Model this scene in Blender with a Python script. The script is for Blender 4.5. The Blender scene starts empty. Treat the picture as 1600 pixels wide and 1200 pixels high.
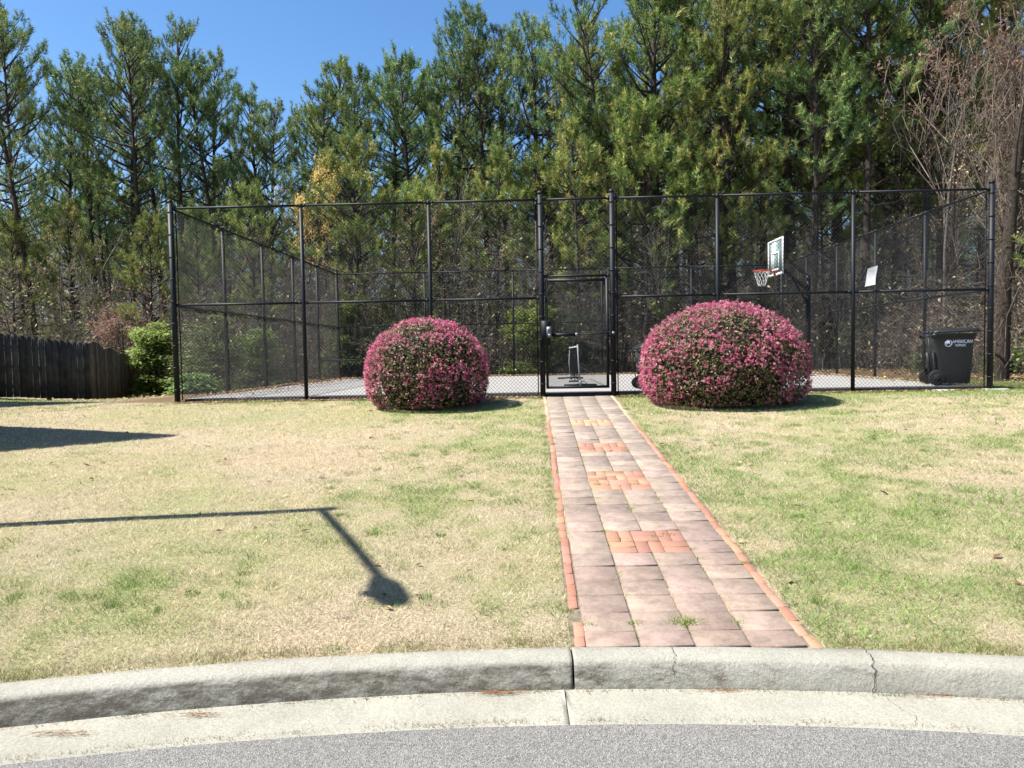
import bpy, math, random
import numpy as np
from mathutils import Vector, Matrix

# ------------------------------------------------------------------ camera, world, sun
S = bpy.context.scene
C = S.collection
rs = np.random.RandomState(7)
random.seed(7)
F_PX = 1208.0
PIT, ROL = math.radians(2.75), math.radians(1.02)
HC = 1.78
fw = np.array([0, math.cos(PIT), -math.sin(PIT)])
r0_, u0_ = np.array([1., 0, 0]), np.cross([1., 0, 0], fw)
Rv = math.cos(ROL) * r0_ - math.sin(ROL) * u0_
Uv = math.sin(ROL) * r0_ + math.cos(ROL) * u0_
cam_d = bpy.data.cameras.new('camera')
cam = bpy.data.objects.new('camera', cam_d)
C.objects.link(cam)
cam_d.sensor_width = 36
cam_d.lens = 36 * F_PX / 1600
cam_d.clip_end = 2000
cam.matrix_world = Matrix(((Rv[0], Uv[0], -fw[0], 0), (Rv[1], Uv[1], -fw[1], 0), (Rv[2], Uv[2], -fw[2], HC), (0, 0, 0, 1)))
S.camera = cam

SUN_EL, SUN_AZ = 55.5, 10.0          # light travels along (cos az, sin az), downwards
LX, LY = math.cos(math.radians(SUN_AZ)), math.sin(math.radians(SUN_AZ))
TE = math.tan(math.radians(SUN_EL))
w = bpy.data.worlds.new('World')
S.world = w
w.use_nodes = True
nt = w.node_tree
sky = nt.nodes.new('ShaderNodeTexSky')
sky.sky_type = 'NISHITA'
sky.sun_disc = False
sky.sun_elevation = math.radians(SUN_EL)
sky.sun_rotation = math.atan2(-LX, -LY)
sky.air_density = 1.0
sky.dust_density = 1.0
sky.ozone_density = 3.5
sky.altitude = 300
bg = nt.nodes['Background']
bg.inputs['Strength'].default_value = 0.069
hs_ = nt.nodes.new('ShaderNodeHueSaturation')
hs_.inputs['Saturation'].default_value = 1.2
nt.links.new(sky.outputs[0], hs_.inputs['Color'])
nt.links.new(hs_.outputs[0], bg.inputs[0])
sd = bpy.data.lights.new('sun', 'SUN')
sd.energy = 5.0
sd.angle = math.radians(0.55)
sd.color = (1.0, 0.955, 0.88)
so = bpy.data.objects.new('sun', sd)
C.objects.link(so)
so.rotation_euler = Vector((LX, LY, -TE)).to_track_quat('-Z', 'Y').to_euler()
S.view_settings.view_transform = 'Standard'
S.view_settings.look = 'None'
S.view_settings.gamma = 1
S.view_settings.exposure = 1.6
S.cycles.max_bounces = 6
S.cycles.transparent_max_bounces = 12


def rayxy(px, py):
    d = fw + Rv * (px - 800) / F_PX + Uv * (600 - py) / F_PX
    return d / d[1]


def atpx(px, Y):
    """world X of a picture column at depth Y (horizon level)."""
    return rayxy(px, 545 - .0178 * (px - 800))[0] * Y


def ztop(px, py, Y):
    return HC + rayxy(px, py)[2] * Y


# ------------------------------------------------------------------ helpers
def vnoise(x, y, scale, seed=0):
    r = np.random.RandomState(seed)
    T = r.rand(128, 128)
    x = np.asarray(x) / scale + 1000
    y = np.asarray(y) / scale + 1000
    xi, yi = np.floor(x).astype(int), np.floor(y).astype(int)
    fx, fy = x - xi, y - yi
    fx, fy = fx * fx * (3 - 2 * fx), fy * fy * (3 - 2 * fy)
    a, b = T[xi % 128, yi % 128], T[(xi + 1) % 128, yi % 128]
    c, d = T[xi % 128, (yi + 1) % 128], T[(xi + 1) % 128, (yi + 1) % 128]
    return (a * (1 - fx) + b * fx) * (1 - fy) + (c * (1 - fx) + d * fx) * fy


def fbm(x, y, scale, seed=0, n=3):
    s, a, t = 0, 1, 0
    for i in range(n):
        s = s + a * vnoise(x, y, scale / 2 ** i, seed + i)
        t += a
        a *= .5
    return s / t


def sstep(a, b, x):
    t = np.clip((np.asarray(x, float) - a) / (b - a), 0, 1)
    return t * t * (3 - 2 * t)


def link(name, me, parent=None):
    o = bpy.data.objects.new(name, me)
    C.objects.link(o)
    if parent is not None:
        o.parent = parent
    return o


def mesh(name, V, T=None, Q=None, mats=(), mi=None, col=None, smooth=False):
    V = np.asarray(V, np.float32).reshape(-1, 3)
    T = np.zeros((0, 3), np.int32) if T is None else np.asarray(T, np.int32).reshape(-1, 3)
    Q = np.zeros((0, 4), np.int32) if Q is None else np.asarray(Q, np.int32).reshape(-1, 4)
    me = bpy.data.meshes.new(name)
    nt_, nq = len(T), len(Q)
    me.vertices.add(len(V))
    me.vertices.foreach_set('co', V.ravel())
    me.loops.add(nt_ * 3 + nq * 4)
    me.loops.foreach_set('vertex_index', np.concatenate([T.ravel(), Q.ravel()]).astype(np.int32))
    me.polygons.add(nt_ + nq)
    st = np.concatenate([np.arange(nt_) * 3, nt_ * 3 + np.arange(nq) * 4]).astype(np.int32)
    me.polygons.foreach_set('loop_start', st)
    for m in (mats if isinstance(mats, (list, tuple)) else [mats]):
        me.materials.append(m)
    if mi is not None:
        me.polygons.foreach_set('material_index', np.asarray(mi, np.int32))
    me.update(calc_edges=True)
    if smooth:
        me.polygons.foreach_set('use_smooth', np.ones(nt_ + nq, bool))
    if col is not None:
        a = me.color_attributes.new('col', 'FLOAT_COLOR', 'POINT')
        c4 = np.ones((len(V), 4), np.float32)
        c4[:, :3] = col
        a.data.foreach_set('color', c4.ravel())
    return me


class MB:
    """collects shapes into one mesh (quads + tris, material index, optional colour)"""
    def __init__(s):
        s.V, s.T, s.Q, s.tm, s.qm, s.c, s.n = [], [], [], [], [], [], 0

    def add(s, V, T=None, Q=None, m=0, c=None):
        V = np.asarray(V, float).reshape(-1, 3)
        if T is not None and len(T):
            T = np.asarray(T).reshape(-1, 3)
            s.T.append(T + s.n)
            s.tm.append(np.full(len(T), m))
        if Q is not None and len(Q):
            Q = np.asarray(Q).reshape(-1, 4)
            s.Q.append(Q + s.n)
            s.qm.append(np.full(len(Q), m))
        s.V.append(V)
        c = (1, 1, 1) if c is None else c
        s.c.append(np.broadcast_to(np.asarray(c, float), (len(V), 3)))
        s.n += len(V)
        return s

    def box(s, c, d, m=0, rz=0.0, col=None, bev=0.0, M=None):
        x, y, z = [q / 2 for q in d]
        if bev > 0:
            b = min(bev, x * .49, y * .49, z * .49)
            P = []
            for zz, ins in ((-z, 0), (z - b, 0), (z, b)):
                P += [(-x + ins, -y + ins, zz), (x - ins, -y + ins, zz), (x - ins, y - ins, zz), (-x + ins, y - ins, zz)]
            Q = [(3, 2, 1, 0), (8, 9, 10, 11)]
            for k in range(2):
                for i in range(4):
                    j = (i + 1) % 4
                    Q.append((4 * k + i, 4 * k + j, 4 * k + 4 + j, 4 * k + 4 + i))
            P = np.array(P)
        else:
            P = np.array([(a * x, b_ * y, e * z) for e in (-1, 1) for a, b_ in ((-1, -1), (1, -1), (1, 1), (-1, 1))])
            Q = [(3, 2, 1, 0), (4, 5, 6, 7), (0, 1, 5, 4), (1, 2, 6, 5), (2, 3, 7, 6), (3, 0, 4, 7)]
        if M is not None:
            P = P @ np.array(M).T
        ca, sa = math.cos(rz), math.sin(rz)
        P = np.c_[P[:, 0] * ca - P[:, 1] * sa, P[:, 0] * sa + P[:, 1] * ca, P[:, 2]] + np.array(c)
        return s.add(P, None, Q, m, col)

    def tube(s, pts, rad, n=8, m=0, caps=True, col=None):
        pts = np.asarray(pts, float)
        k = len(pts)
        rad = np.broadcast_to(np.asarray(rad, float), (k,))
        V = []
        d = np.gradient(pts, axis=0)
        d /= np.linalg.norm(d, axis=1)[:, None] + 1e-9
        up = np.array([0, 0, 1.]) if abs(d[0][2]) < .9 else np.array([1., 0, 0])
        a = np.cross(d[0], up)
        a /= np.linalg.norm(a)
        th = np.arange(n) * 2 * math.pi / n
        for i in range(k):
            a = a - d[i] * (a @ d[i])
            a /= np.linalg.norm(a)
            b = np.cross(d[i], a)
            V.append(pts[i] + rad[i] * (np.cos(th)[:, None] * a + np.sin(th)[:, None] * b))
        V = np.concatenate(V)
        Q = [(i * n + j, i * n + (j + 1) % n, (i + 1) * n + (j + 1) % n, (i + 1) * n + j) for i in range(k - 1) for j in range(n)]
        T = []
        if caps:
            V = np.r_[V, [pts[0]], [pts[-1]]]
            T = [(k * n, (j + 1) % n, j) for j in range(n)] + [(k * n + 1, (k - 1) * n + j, (k - 1) * n + (j + 1) % n) for j in range(n)]
        return s.add(V, T, Q, m, col)

    def segs(s, P0, P1, R0, R1, n=3, m=0, col=None):
        P0, P1 = np.asarray(P0, float).reshape(-1, 3), np.asarray(P1, float).reshape(-1, 3)
        N = len(P0)
        if N == 0:
            return s
        R0 = np.broadcast_to(np.asarray(R0, float), (N,))
        R1 = np.broadcast_to(np.asarray(R1, float), (N,))
        d = P1 - P0
        d /= np.linalg.norm(d, axis=1)[:, None] + 1e-9
        up = np.where(np.abs(d[:, 2:3]) < .9, np.array([[0, 0, 1.]]), np.array([[1., 0, 0]]))
        a = np.cross(d, up)
        a /= np.linalg.norm(a, axis=1)[:, None]
        b = np.cross(d, a)
        th = np.arange(n) * 2 * math.pi / n
        ring = np.cos(th)[None, :, None] * a[:, None, :] + np.sin(th)[None, :, None] * b[:, None, :]
        V = np.concatenate([P0[:, None] + ring * R0[:, None, None], P1[:, None] + ring * R1[:, None, None]], 1)
        base = (np.arange(N) * 2 * n)[:, None, None]
        q = np.array([(j, (j + 1) % n, n + (j + 1) % n, n + j) for j in range(n)])[None]
        if col is not None:
            col = np.repeat(np.asarray(col, float).reshape(N, 3), 2 * n, 0)
        return s.add(V.reshape(-1, 3), None, (q + base).reshape(-1, 4), m, col)

    def build(s, name, mats, parent=None, smooth=False, usecol=False, loc=None):
        V = np.concatenate(s.V)
        T = np.concatenate(s.T) if s.T else None
        Q = np.concatenate(s.Q) if s.Q else None
        mi = np.concatenate((s.tm or []) + (s.qm or []))
        if loc is not None:
            V = V - np.array(loc)
        me = mesh(name, V, T, Q, mats, mi, np.concatenate(s.c) if usecol else None, smooth)
        o = link(name, me, parent)
        if loc is not None:
            o.location = loc
        return o


def struct(o):
    o['kind'] = 'structure'
    return o


def stuff(o, label, cat):
    o['kind'] = 'stuff'
    o['label'] = label
    o['category'] = cat
    return o


def tag(o, label, cat, group=None):
    o['label'] = label
    o['category'] = cat
    if group:
        o['group'] = group
    return o


def empty(name, loc, rz=0.0, parent=None):
    o = bpy.data.objects.new(name, None)
    C.objects.link(o)
    o.location = loc
    o.rotation_euler = (0, 0, rz)
    o.empty_display_size = .3
    return o


# ------------------------------------------------------------------ materials
def mat(name, col=(.5, .5, .5), rough=.8, metal=0., spec=.3):
    m = bpy.data.materials.new(name)
    m.use_nodes = True
    b = m.node_tree.nodes['Principled BSDF']
    b.inputs['Base Color'].default_value = (*col, 1)
    b.inputs['Roughness'].default_value = rough
    b.inputs['Metallic'].default_value = metal
    b.inputs['Specular IOR Level'].default_value = spec
    return m, m.node_tree, b


def N(t, kind, **kw):
    n = t.nodes.new('ShaderNode' + kind)
    for k, v in kw.items():
        if k in n.inputs.keys():
            n.inputs[k].default_value = v
        else:
            setattr(n, k, v)
    return n


def noise(t, scale, detail=4, rough=.6, vec=None):
    n = N(t, 'TexNoise', Scale=scale, Detail=detail, Roughness=rough)
    if vec is not None:
        t.links.new(vec, n.inputs['Vector'])
    return n.outputs['Fac']


def ramp(t, fac, stops):
    r = N(t, 'ValToRGB')
    e = r.color_ramp.elements
    while len(e) < len(stops):
        e.new(.5)
    for el, (p, c) in zip(e, stops):
        el.position = p
        el.color = (*c, 1) if len(c) == 3 else c
    t.links.new(fac, r.inputs[0])
    return r.outputs[0]


def mixc(t, fac, a, b, mode='MIX'):
    n = N(t, 'MixRGB', blend_type=mode)
    for v, i in ((fac, 0), (a, 1), (b, 2)):
        if isinstance(v, bpy.types.NodeSocket):
            t.links.new(v, n.inputs[i])
        elif i == 0:
            n.inputs[0].default_value = v
        else:
            n.inputs[i].default_value = (*v, 1)
    return n.outputs[0]


def math_(t, op, a, b=0.0, clamp=False):
    n = N(t, 'Math', operation=op)
    n.use_clamp = clamp
    for v, i in ((a, 0), (b, 1)):
        if isinstance(v, bpy.types.NodeSocket):
            t.links.new(v, n.inputs[i])
        else:
            n.inputs[i].default_value = v
    return n.outputs[0]


def bump(t, b, h, strength, dist):
    n = N(t, 'Bump', Strength=strength, Distance=dist)
    t.links.new(h, n.inputs['Height'])
    t.links.new(n.outputs[0], b.inputs['Normal'])


def objco(t):
    return N(t, 'TexCoord').outputs['Object']


def geopos(t):
    return N(t, 'NewGeometry').outputs['Position']


def attr(t, name='col'):
    return N(t, 'Attribute', attribute_name=name).outputs['Color']


def mottled(name, c1, c2, scale, rough=.8, bstr=0., bdist=.01, spec=.3, metal=0.):
    m, t, b = mat(name, c1, rough, metal, spec)
    f = noise(t, scale, 5, .65, objco(t))
    t.links.new(ramp(t, f, [(.35, c1), (.68, c2)]), b.inputs['Base Color'])
    if bstr:
        bump(t, b, noise(t, scale * 2.5, 6, .7, objco(t)), bstr, bdist)
    return m


def leafmat(name, transl=.35, rough=.55, spec=.3, jitter=True):
    """colour from the 'col' attribute, small shift per object, light passing through"""
    m, t, b = mat(name, rough=rough, spec=spec)
    c = attr(t)
    if jitter:
        oi = N(t, 'ObjectInfo').outputs['Random']
        h = N(t, 'HueSaturation')
        t.links.new(c, h.inputs['Color'])
        t.links.new(math_(t, 'ADD', math_(t, 'MULTIPLY', oi, .035), .482), h.inputs['Hue'])
        oi2 = math_(t, 'FRACT', math_(t, 'MULTIPLY', oi, 7.31))
        t.links.new(math_(t, 'ADD', math_(t, 'MULTIPLY', oi2, .5), .75), h.inputs['Value'])
        c = h.outputs[0]
    t.links.new(c, b.inputs['Base Color'])
    tr = N(t, 'BsdfTranslucent')
    t.links.new(c, tr.inputs[0])
    mx = N(t, 'MixShader')
    mx.inputs[0].default_value = transl
    t.links.new(b.outputs[0], mx.inputs[1])
    t.links.new(tr.outputs[0], mx.inputs[2])
    t.links.new(mx.outputs[0], t.nodes['Material Output'].inputs[0])
    return m


M_needle = leafmat('pine_needles', .3, .5, .35)
M_leaf = leafmat('leaves', .35)
M_flower = leafmat('petals', .4, .6, .2, False)
M_grass = leafmat('grass_blades', .3, .6, .2, False)
M_twig = leafmat('twigs', 0.0, .85, .15)
M_litter = leafmat('dead_leaves', .15, .8, .2, False)
M_bark = mottled('pine_bark', (.028, .022, .019), (.085, .066, .055), 9, .95, .8, .03)
M_bark_v = mottled('vine_bark', (.022, .018, .015), (.085, .065, .05), 14, .95, .9, .03)
M_black, t_, b_ = mat('black_coated_steel', (.006, .008, .012), .55, 0, .22)
M_wire, t_, b_ = mat('black_vinyl_wire', (.006, .008, .010), .45, 0, .35)
M_steel = mottled('galvanised_steel', (.42, .43, .45), (.6, .6, .62), 30, .4, 0, .01, .5, .7)
M_white, _, _ = mat('white_paint', (.75, .75, .74), .5)
M_whitetube, _, _ = mat('white_powder_coat', (.36, .37, .38), .5)
M_rim, _, _ = mat('red_rim_paint', (.55, .08, .05), .5)
M_cord, _, _ = mat('net_cord', (.7, .7, .68), .9)
M_lock = mottled('brushed_lock_metal', (.18, .20, .23), (.30, .32, .36), 60, .45, 0, .01, .5, .4)
M_bin = mottled('bin_plastic', (.006, .008, .011), (.012, .015, .019), 6, .5, .15, .004, .4)
M_rubber, _, _ = mat('rubber', (.01, .01, .01), .8)
M_logo, _, _ = mat('logo_paint', (.42, .50, .66), .6)
M_wood = mottled('weathered_fence_wood', (.035, .036, .040), (.085, .080, .072), 5, .95, .5, .01)
def boardy(m):
    t = m.node_tree
    b = t.nodes['Principled BSDF']
    src = b.inputs['Base Color'].links[0].from_socket
    c = mixc(t, 1.0, src, attr(t), 'MULTIPLY')
    mp = N(t, 'Mapping')
    mp.inputs['Scale'].default_value = (30, 30, 1.2)
    t.links.new(objco(t), mp.inputs[0])
    c = mixc(t, .7, c, ramp(t, noise(t, 1.5, 4, .7, mp.outputs[0]), [(.35, (.5, .5, .5)), (.65, (1.3, 1.3, 1.3))]), 'MULTIPLY')
    t.links.new(c, b.inputs['Base Color'])


M_woodb = mottled('brown_fence_wood', (.10, .085, .06), (.20, .165, .115), 5, .95, .5, .01)
boardy(M_wood)
boardy(M_woodb)
M_ball, _, _ = mat('yellow_ball', (.55, .75, .05), .8)


def concrete(name, c1, c2, grain=1., stain=None):
    m, t, b = mat(name, rough=.93, spec=.2)
    p = geopos(t)
    f = noise(t, 2.2, 6, .65, p)
    c = ramp(t, f, [(.3, c1), (.7, c2)])
    g = noise(t, 75 * grain, 5, .9, p)
    c = mixc(t, .55, c, ramp(t, g, [(.36, (.38, .38, .38)), (.56, (1, 1, 1))]), 'MULTIPLY')
    if stain == 'kerb':
        xyz = N(t, 'SeparateXYZ')
        t.links.new(p, xyz.inputs[0])
        # grime low on the face, more of it to the left; shaped by noise
        mp = N(t, 'Mapping')
        mp.inputs['Scale'].default_value = (1, 1, 3.0)
        t.links.new(p, mp.inputs[0])
        f1 = noise(t, 6.5, 9, .78, mp.outputs[0])
        zr = math_(t, 'MULTIPLY', math_(t, 'SUBTRACT', .151, xyz.outputs[2]), 60.0, True)
        xl = math_(t, 'MULTIPLY', math_(t, 'SUBTRACT', 1.9, xyz.outputs[0]), .5, True)
        s = math_(t, 'ADD', math_(t, 'MULTIPLY', math_(t, 'SUBTRACT', f1, .5), 3.4), math_(t, 'SUBTRACT', math_(t, 'MULTIPLY', xl, .62), .22))
        s = math_(t, 'MULTIPLY', math_(t, 'MULTIPLY', s, 1.7, True), zr, True)
        c = mixc(t, math_(t, 'MULTIPLY', s, .92), c, mixc(t, .8, (.15, .13, .10), ramp(t, g, [(.3, (.4, .4, .4)), (.7, (1, 1, 1))]), 'MULTIPLY'))
        s2 = math_(t, 'MULTIPLY', math_(t, 'SUBTRACT', noise(t, 16, 7, .8, mp.outputs[0]), .55), 7, True)
        c = mixc(t, math_(t, 'MULTIPLY', math_(t, 'MULTIPLY', s2, zr), .5), c, (.33, .31, .27))
    if stain == 'gutter':
        s = math_(t, 'MULTIPLY', math_(t, 'SUBTRACT', noise(t, 5, 6, .75, p), .5), 3.5, True)
        c = mixc(t, math_(t, 'MULTIPLY', s, .35), c, (.36, .33, .25))
    t.links.new(c, b.inputs['Base Color'])
    bump(t, b, math_(t, 'ADD', noise(t, 42 * grain, 6, .85, p), math_(t, 'MULTIPLY', noise(t, 14, 4, .7, p), 1.2)), .8, .012)
    return m


M_kerb = concrete('kerb_concrete', (.36, .345, .29), (.47, .455, .39), 1, 'kerb')
M_gutter = concrete('gutter_concrete', (.31, .30, .25), (.41, .395, .33), 1, 'gutter')
M_court = concrete('court_concrete', (.40, .39, .37), (.50, .49, .47), .4)
M_footing = concrete('footing_concrete', (.40, .38, .34), (.52, .50, .45), .5)
M_darkedge = mottled('shaded_stained_edging', (.02, .019, .018), (.06, .052, .045), 12, .9, .4, .01)  # near-black: shade on the riser below the gate painted in, along with its staining

M_asphalt, t, b = mat('asphalt', rough=.9, spec=.25)
p = geopos(t)
v = N(t, 'TexVoronoi', Scale=170.0)
t.links.new(p, v.inputs['Vector'])
c = ramp(t, v.outputs['Color'], [(.0, (.09, .088, .08)), (.5, (.215, .208, .195)), (.85, (.33, .32, .30)), (1, (.48, .46, .42))])
c = mixc(t, .6, c, ramp(t, noise(t, 1.3, 5, .6, p), [(.3, (.78, .78, .8)), (.7, (1, 1, 1))]), 'MULTIPLY')
t.links.new(c, b.inputs['Base Color'])
bump(t, b, v.outputs['Distance'], .9, .006)

M_tile, t, b = mat('pink_paver', rough=.92, spec=.2)
p = geopos(t)
c = mixc(t, .8, attr(t), ramp(t, noise(t, 7, 8, .8, p), [(.36, (.52, .52, .52)), (.58, (1, 1, 1))]), 'MULTIPLY')
dn = math_(t, 'MULTIPLY', math_(t, 'SUBTRACT', noise(t, 2.6, 7, .75, p), .56), 5, True)
c = mixc(t, math_(t, 'MULTIPLY', dn, .55), c, (.40, .36, .28))
dk = math_(t, 'MULTIPLY', math_(t, 'SUBTRACT', noise(t, 19, 6, .8, p), .60), 8, True)
c = mixc(t, math_(t, 'MULTIPLY', dk, .45), c, (.12, .10, .08))
c = mixc(t, .45, c, ramp(t, noise(t, 160, 3, .7, p), [(.35, (.6, .6, .6)), (.65, (1, 1, 1))]), 'MULTIPLY')
t.links.new(c, b.inputs['Base Color'])
bump(t, b, noise(t, 150, 3, .7, p), .4, .003)

M_brick, t, b = mat('red_paving_brick', rough=.9, spec=.2)
p = geopos(t)
c = mixc(t, .5, attr(t), ramp(t, noise(t, 60, 4, .7, p), [(.35, (.6, .6, .6)), (.65, (1, 1, 1))]), 'MULTIPLY')
t.links.new(c, b.inputs['Base Color'])
bump(t, b, noise(t, 120, 3, .7, p), .5, .003)
M_joint = mottled('sandy_joint', (.10, .085, .055), (.24, .20, .14), 18, .95, .5, .01)

# ------------------------------------------------------------------ terrain height and plan
CX, CY = 0.24, -8.20            # centre of the turning circle
R_ASPH, R_GUT, R_KF, R_KB = 11.745, 12.07, 12.115, 12.285
YAW = math.radians(1.85)
GX, GY = 0.575, 14.35           # left gate post
cy_, sy_ = math.cos(YAW), math.sin(YAW)
ZL = HC - .95                   # lawn level along the fence
U0, U1, VD = -6.90, 8.15, 12.0  # court enclosure


def cw(u, v, z=0.):
    return np.array([GX + u * cy_ + v * sy_, GY - u * sy_ + v * cy_, z])


def uv(x, y):
    dx, dy = np.asarray(x) - GX, np.asarray(y) - GY
    return dx * cy_ - dy * sy_, dx * sy_ + dy * cy_


def ground(x, y):
    x, y = np.asarray(x, float), np.asarray(y, float)
    d = np.hypot(x - CX, y - CY) - R_KB
    z = .150 + .0665 * np.minimum(d, 10.25) - .0665 * 10.25 * 0
    z = np.where(y < -8, .15 + .01 * d, z)
    z = np.clip(z, .15, .832)
    u, v = uv(x, y)
    lf = sstep(-7.0, -9.5, x) * sstep(15.2, 17, y)
    z = z - lf * .062 * np.clip(y - 15.8, 0, 9)
    z = z + .13 * sstep(-10.6, -12.6, x) * sstep(14.5, 17, y) * (1 - sstep(22, 26, y))
    back = sstep(0, 10, v)
    z = z - .07 * back * (1 - lf)
    inside = (u > U0 - .02) & (u < U1 + .05) & (v > .03) & (v < VD)
    z = np.where(inside, np.minimum(z, ZL - .12), z)
    far = sstep(30, 90, y)
    z = z + far * 1.5 + (fbm(x, y, 6, 3) - .5) * .06 * sstep(.3, 2, d) * sstep(0, 5, v - 12) * 3
    z = z + (fbm(x, y, 2.2, 13) - .5) * .035 * sstep(.1, .8, d)
    return z


# ground sheet: rings round the turning circle
rad = np.concatenate([[12.19, 12.23, R_KB - .01, R_KB + .03], np.arange(12.45, 35, .22), 35 * 1.07 ** np.arange(0, 42)])
th = np.linspace(0, 2 * math.pi, 901)[:-1]
RR, TT = np.meshgrid(rad, th, indexing='ij')
X, Y = CX + RR * np.cos(TT), CY + RR * np.sin(TT)
Z = ground(X, Y)
Z[0] = -.25
Z[1] = .05
Z[2] = .148
nr, na = RR.shape
idx = np.arange(nr * na).reshape(nr, na)
Q = np.stack([idx[:-1], np.roll(idx, -1, 1)[:-1], np.roll(idx, -1, 1)[1:], idx[1:]], -1).reshape(-1, 4)[:, ::-1]

M_ground, t, b = mat('soil_and_turf', rough=.95, spec=.1)
p = geopos(t)
f1 = noise(t, .5, 5, .6, p)
dry = ramp(t, noise(t, 55, 4, .75, p), [(.3, (.18, .13, .08)), (.5, (.44, .36, .24)), (.7, (.68, .57, .40))])
grn = ramp(t, noise(t, 50, 4, .75, p), [(.3, (.12, .12, .05)), (.5, (.32, .32, .15)), (.7, (.54, .51, .29))])
lawn = mixc(t, ramp(t, f1, [(.42, (0, 0, 0)), (.62, (1, 1, 1))]), dry, grn)
lit = ramp(t, noise(t, 26, 6, .8, p), [(.3, (.05, .035, .02)), (.5, (.17, .115, .065)), (.72, (.33, .24, .15))])
t.links.new(mixc(t, attr(t), lit, lawn), b.inputs['Base Color'])
bump(t, b, noise(t, 60, 5, .75, p), .8, .03)
u_, v_ = uv(X, Y)
lawnmask = 1 - sstep(-.1, .5, v_) * sstep(U0 - 2.2, U0 - 1.2, u_) * (1 - sstep(U1 + 3.5, U1 + 4.5, u_) * (1 - sstep(3.0, 4.5, v_))) 
lawnmask = lawnmask * (1 - sstep(9, 12, v_))
lawnmask = np.clip(lawnmask, 0, 1)
me = mesh('ground', np.stack([X, Y, Z], -1).reshape(-1, 3), None, Q, M_ground, None, np.repeat(lawnmask.reshape(-1, 1), 3, 1), True)
struct(link('ground', me))

# road: asphalt disc
mb = MB()
rr = np.concatenate([[0.01], np.arange(1, 11.7, .8), [R_ASPH]])
th2 = np.linspace(0, 2 * math.pi, 361)[:-1]
A, B = np.meshgrid(rr, th2, indexing='ij')
xx, yy = CX + A * np.cos(B), CY + A * np.sin(B)
edge = (fbm(xx, yy, .12, 5) - .5) * .035
xx[-1] += (edge * np.cos(B))[-1]
yy[-1] += (edge * np.sin(B))[-1]
zz = .012 + .0 * A + (R_ASPH - A) * .006
zz = np.minimum(zz, .06)
ii = np.arange(xx.size).reshape(xx.shape)
Q = np.stack([ii[:-1], ii[1:], np.roll(ii, -1, 1)[1:], np.roll(ii, -1, 1)[:-1]], -1).reshape(-1, 4)
mb.add(np.stack([xx, yy, zz], -1).reshape(-1, 3), None, Q)
struct(mb.build('road', M_asphalt, smooth=True))


def ring(profile, th0, th1, n, wob=.0, seed=0):
    """sweep an (r, z) profile round the turning circle"""
    t_ = np.linspace(th0, th1, n)
    V = []
    pr = np.array(profile)
    for k, a in enumerate(t_):
        w_ = (vnoise(np.arange(len(pr)) * 3.1, np.full(len(pr), a * 40), 1, seed) - .5) * wob
        V.append(np.c_[CX + (pr[:, 0] + w_) * math.cos(a), CY + (pr[:, 0] + w_) * math.sin(a), pr[:, 1] + w_ * .5])
    V = np.concatenate(V)
    m = len(pr)
    Q = [(i * m + j, (i + 1) * m + j, (i + 1) * m + j + 1, i * m + j + 1) for i in range(n - 1) for j in range(m - 1)]
    T = []
    c0 = len(V)
    V = np.r_[V, [V[:m].mean(0)], [V[(n - 1) * m:n * m].mean(0)]]
    T += [(c0, j, j + 1) for j in range(m - 1)] + [(c0 + 1, (n - 1) * m + j + 1, (n - 1) * m + j) for j in range(m - 1)]
    return V, T, Q


kprof = [(R_KF - .052, -.12), (R_KF - .050, .02), (R_KF - .034, .07), (R_KF - .014, .125), (R_KF - .001, .148), (R_KF + .014, .159), (R_KF + .04, .1645), (R_KF + .10, .165), (R_KB - .006, .163), (R_KB, .155), (R_KB, -.12)]


def ang(x, y):
    return math.atan2(y - CY, x - CX)


joints = [-.39 * 3.1, -.0, .3]
a_main = ang(.29, 4.02)               # open joint left of the path
kerb = MB()
step = 3.05 / 12.2
cuts = [a_main + k * step for k in range(-7, 8)]
for k in range(len(cuts) - 1):
    g0, g1 = .0004, .0004
    if abs(cuts[k] - a_main) < 1e-6:
        g0 = .0004
    if abs(cuts[k + 1] - a_main) < 1e-6:
        g1 = .0004
    V, T, Q = ring(kprof, cuts[k] + g0, cuts[k + 1] - g1, 160, .007, k)
    kerb.add(V, T, Q)
# hairline cracks: thin dark filled grooves lying on the concrete
crackm = mottled('crack_dirt', (.02, .017, .013), (.06, .05, .035), 40, .95)


def crack(mbk, a, seed, wd=.0035, lo=1, hi=9):
    r = np.random.RandomState(seed)
    aa = a + np.cumsum(r.randn(40) * .00045)
    pr = np.array(kprof)
    s_ = np.linspace(lo, hi, 40)
    P = np.array([[np.interp(q, np.arange(len(pr)), pr[:, 0]), np.interp(q, np.arange(len(pr)), pr[:, 1])] for q in s_])
    W = wd / 12.1 * (.4 + r.rand(40)) / 2
    V = []
    for i in range(40):
        for sg in (-1, 1):
            q = aa[i] + sg * W[i]
            V.append((CX + (P[i, 0] - .0035) * math.cos(q), CY + (P[i, 0] - .0035) * math.sin(q), P[i, 1] + .0035))
    Q = [(2 * i, 2 * i + 1, 2 * i + 3, 2 * i + 2) for i in range(39)]
    mbk.add(V, None, Q, 1)


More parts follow.
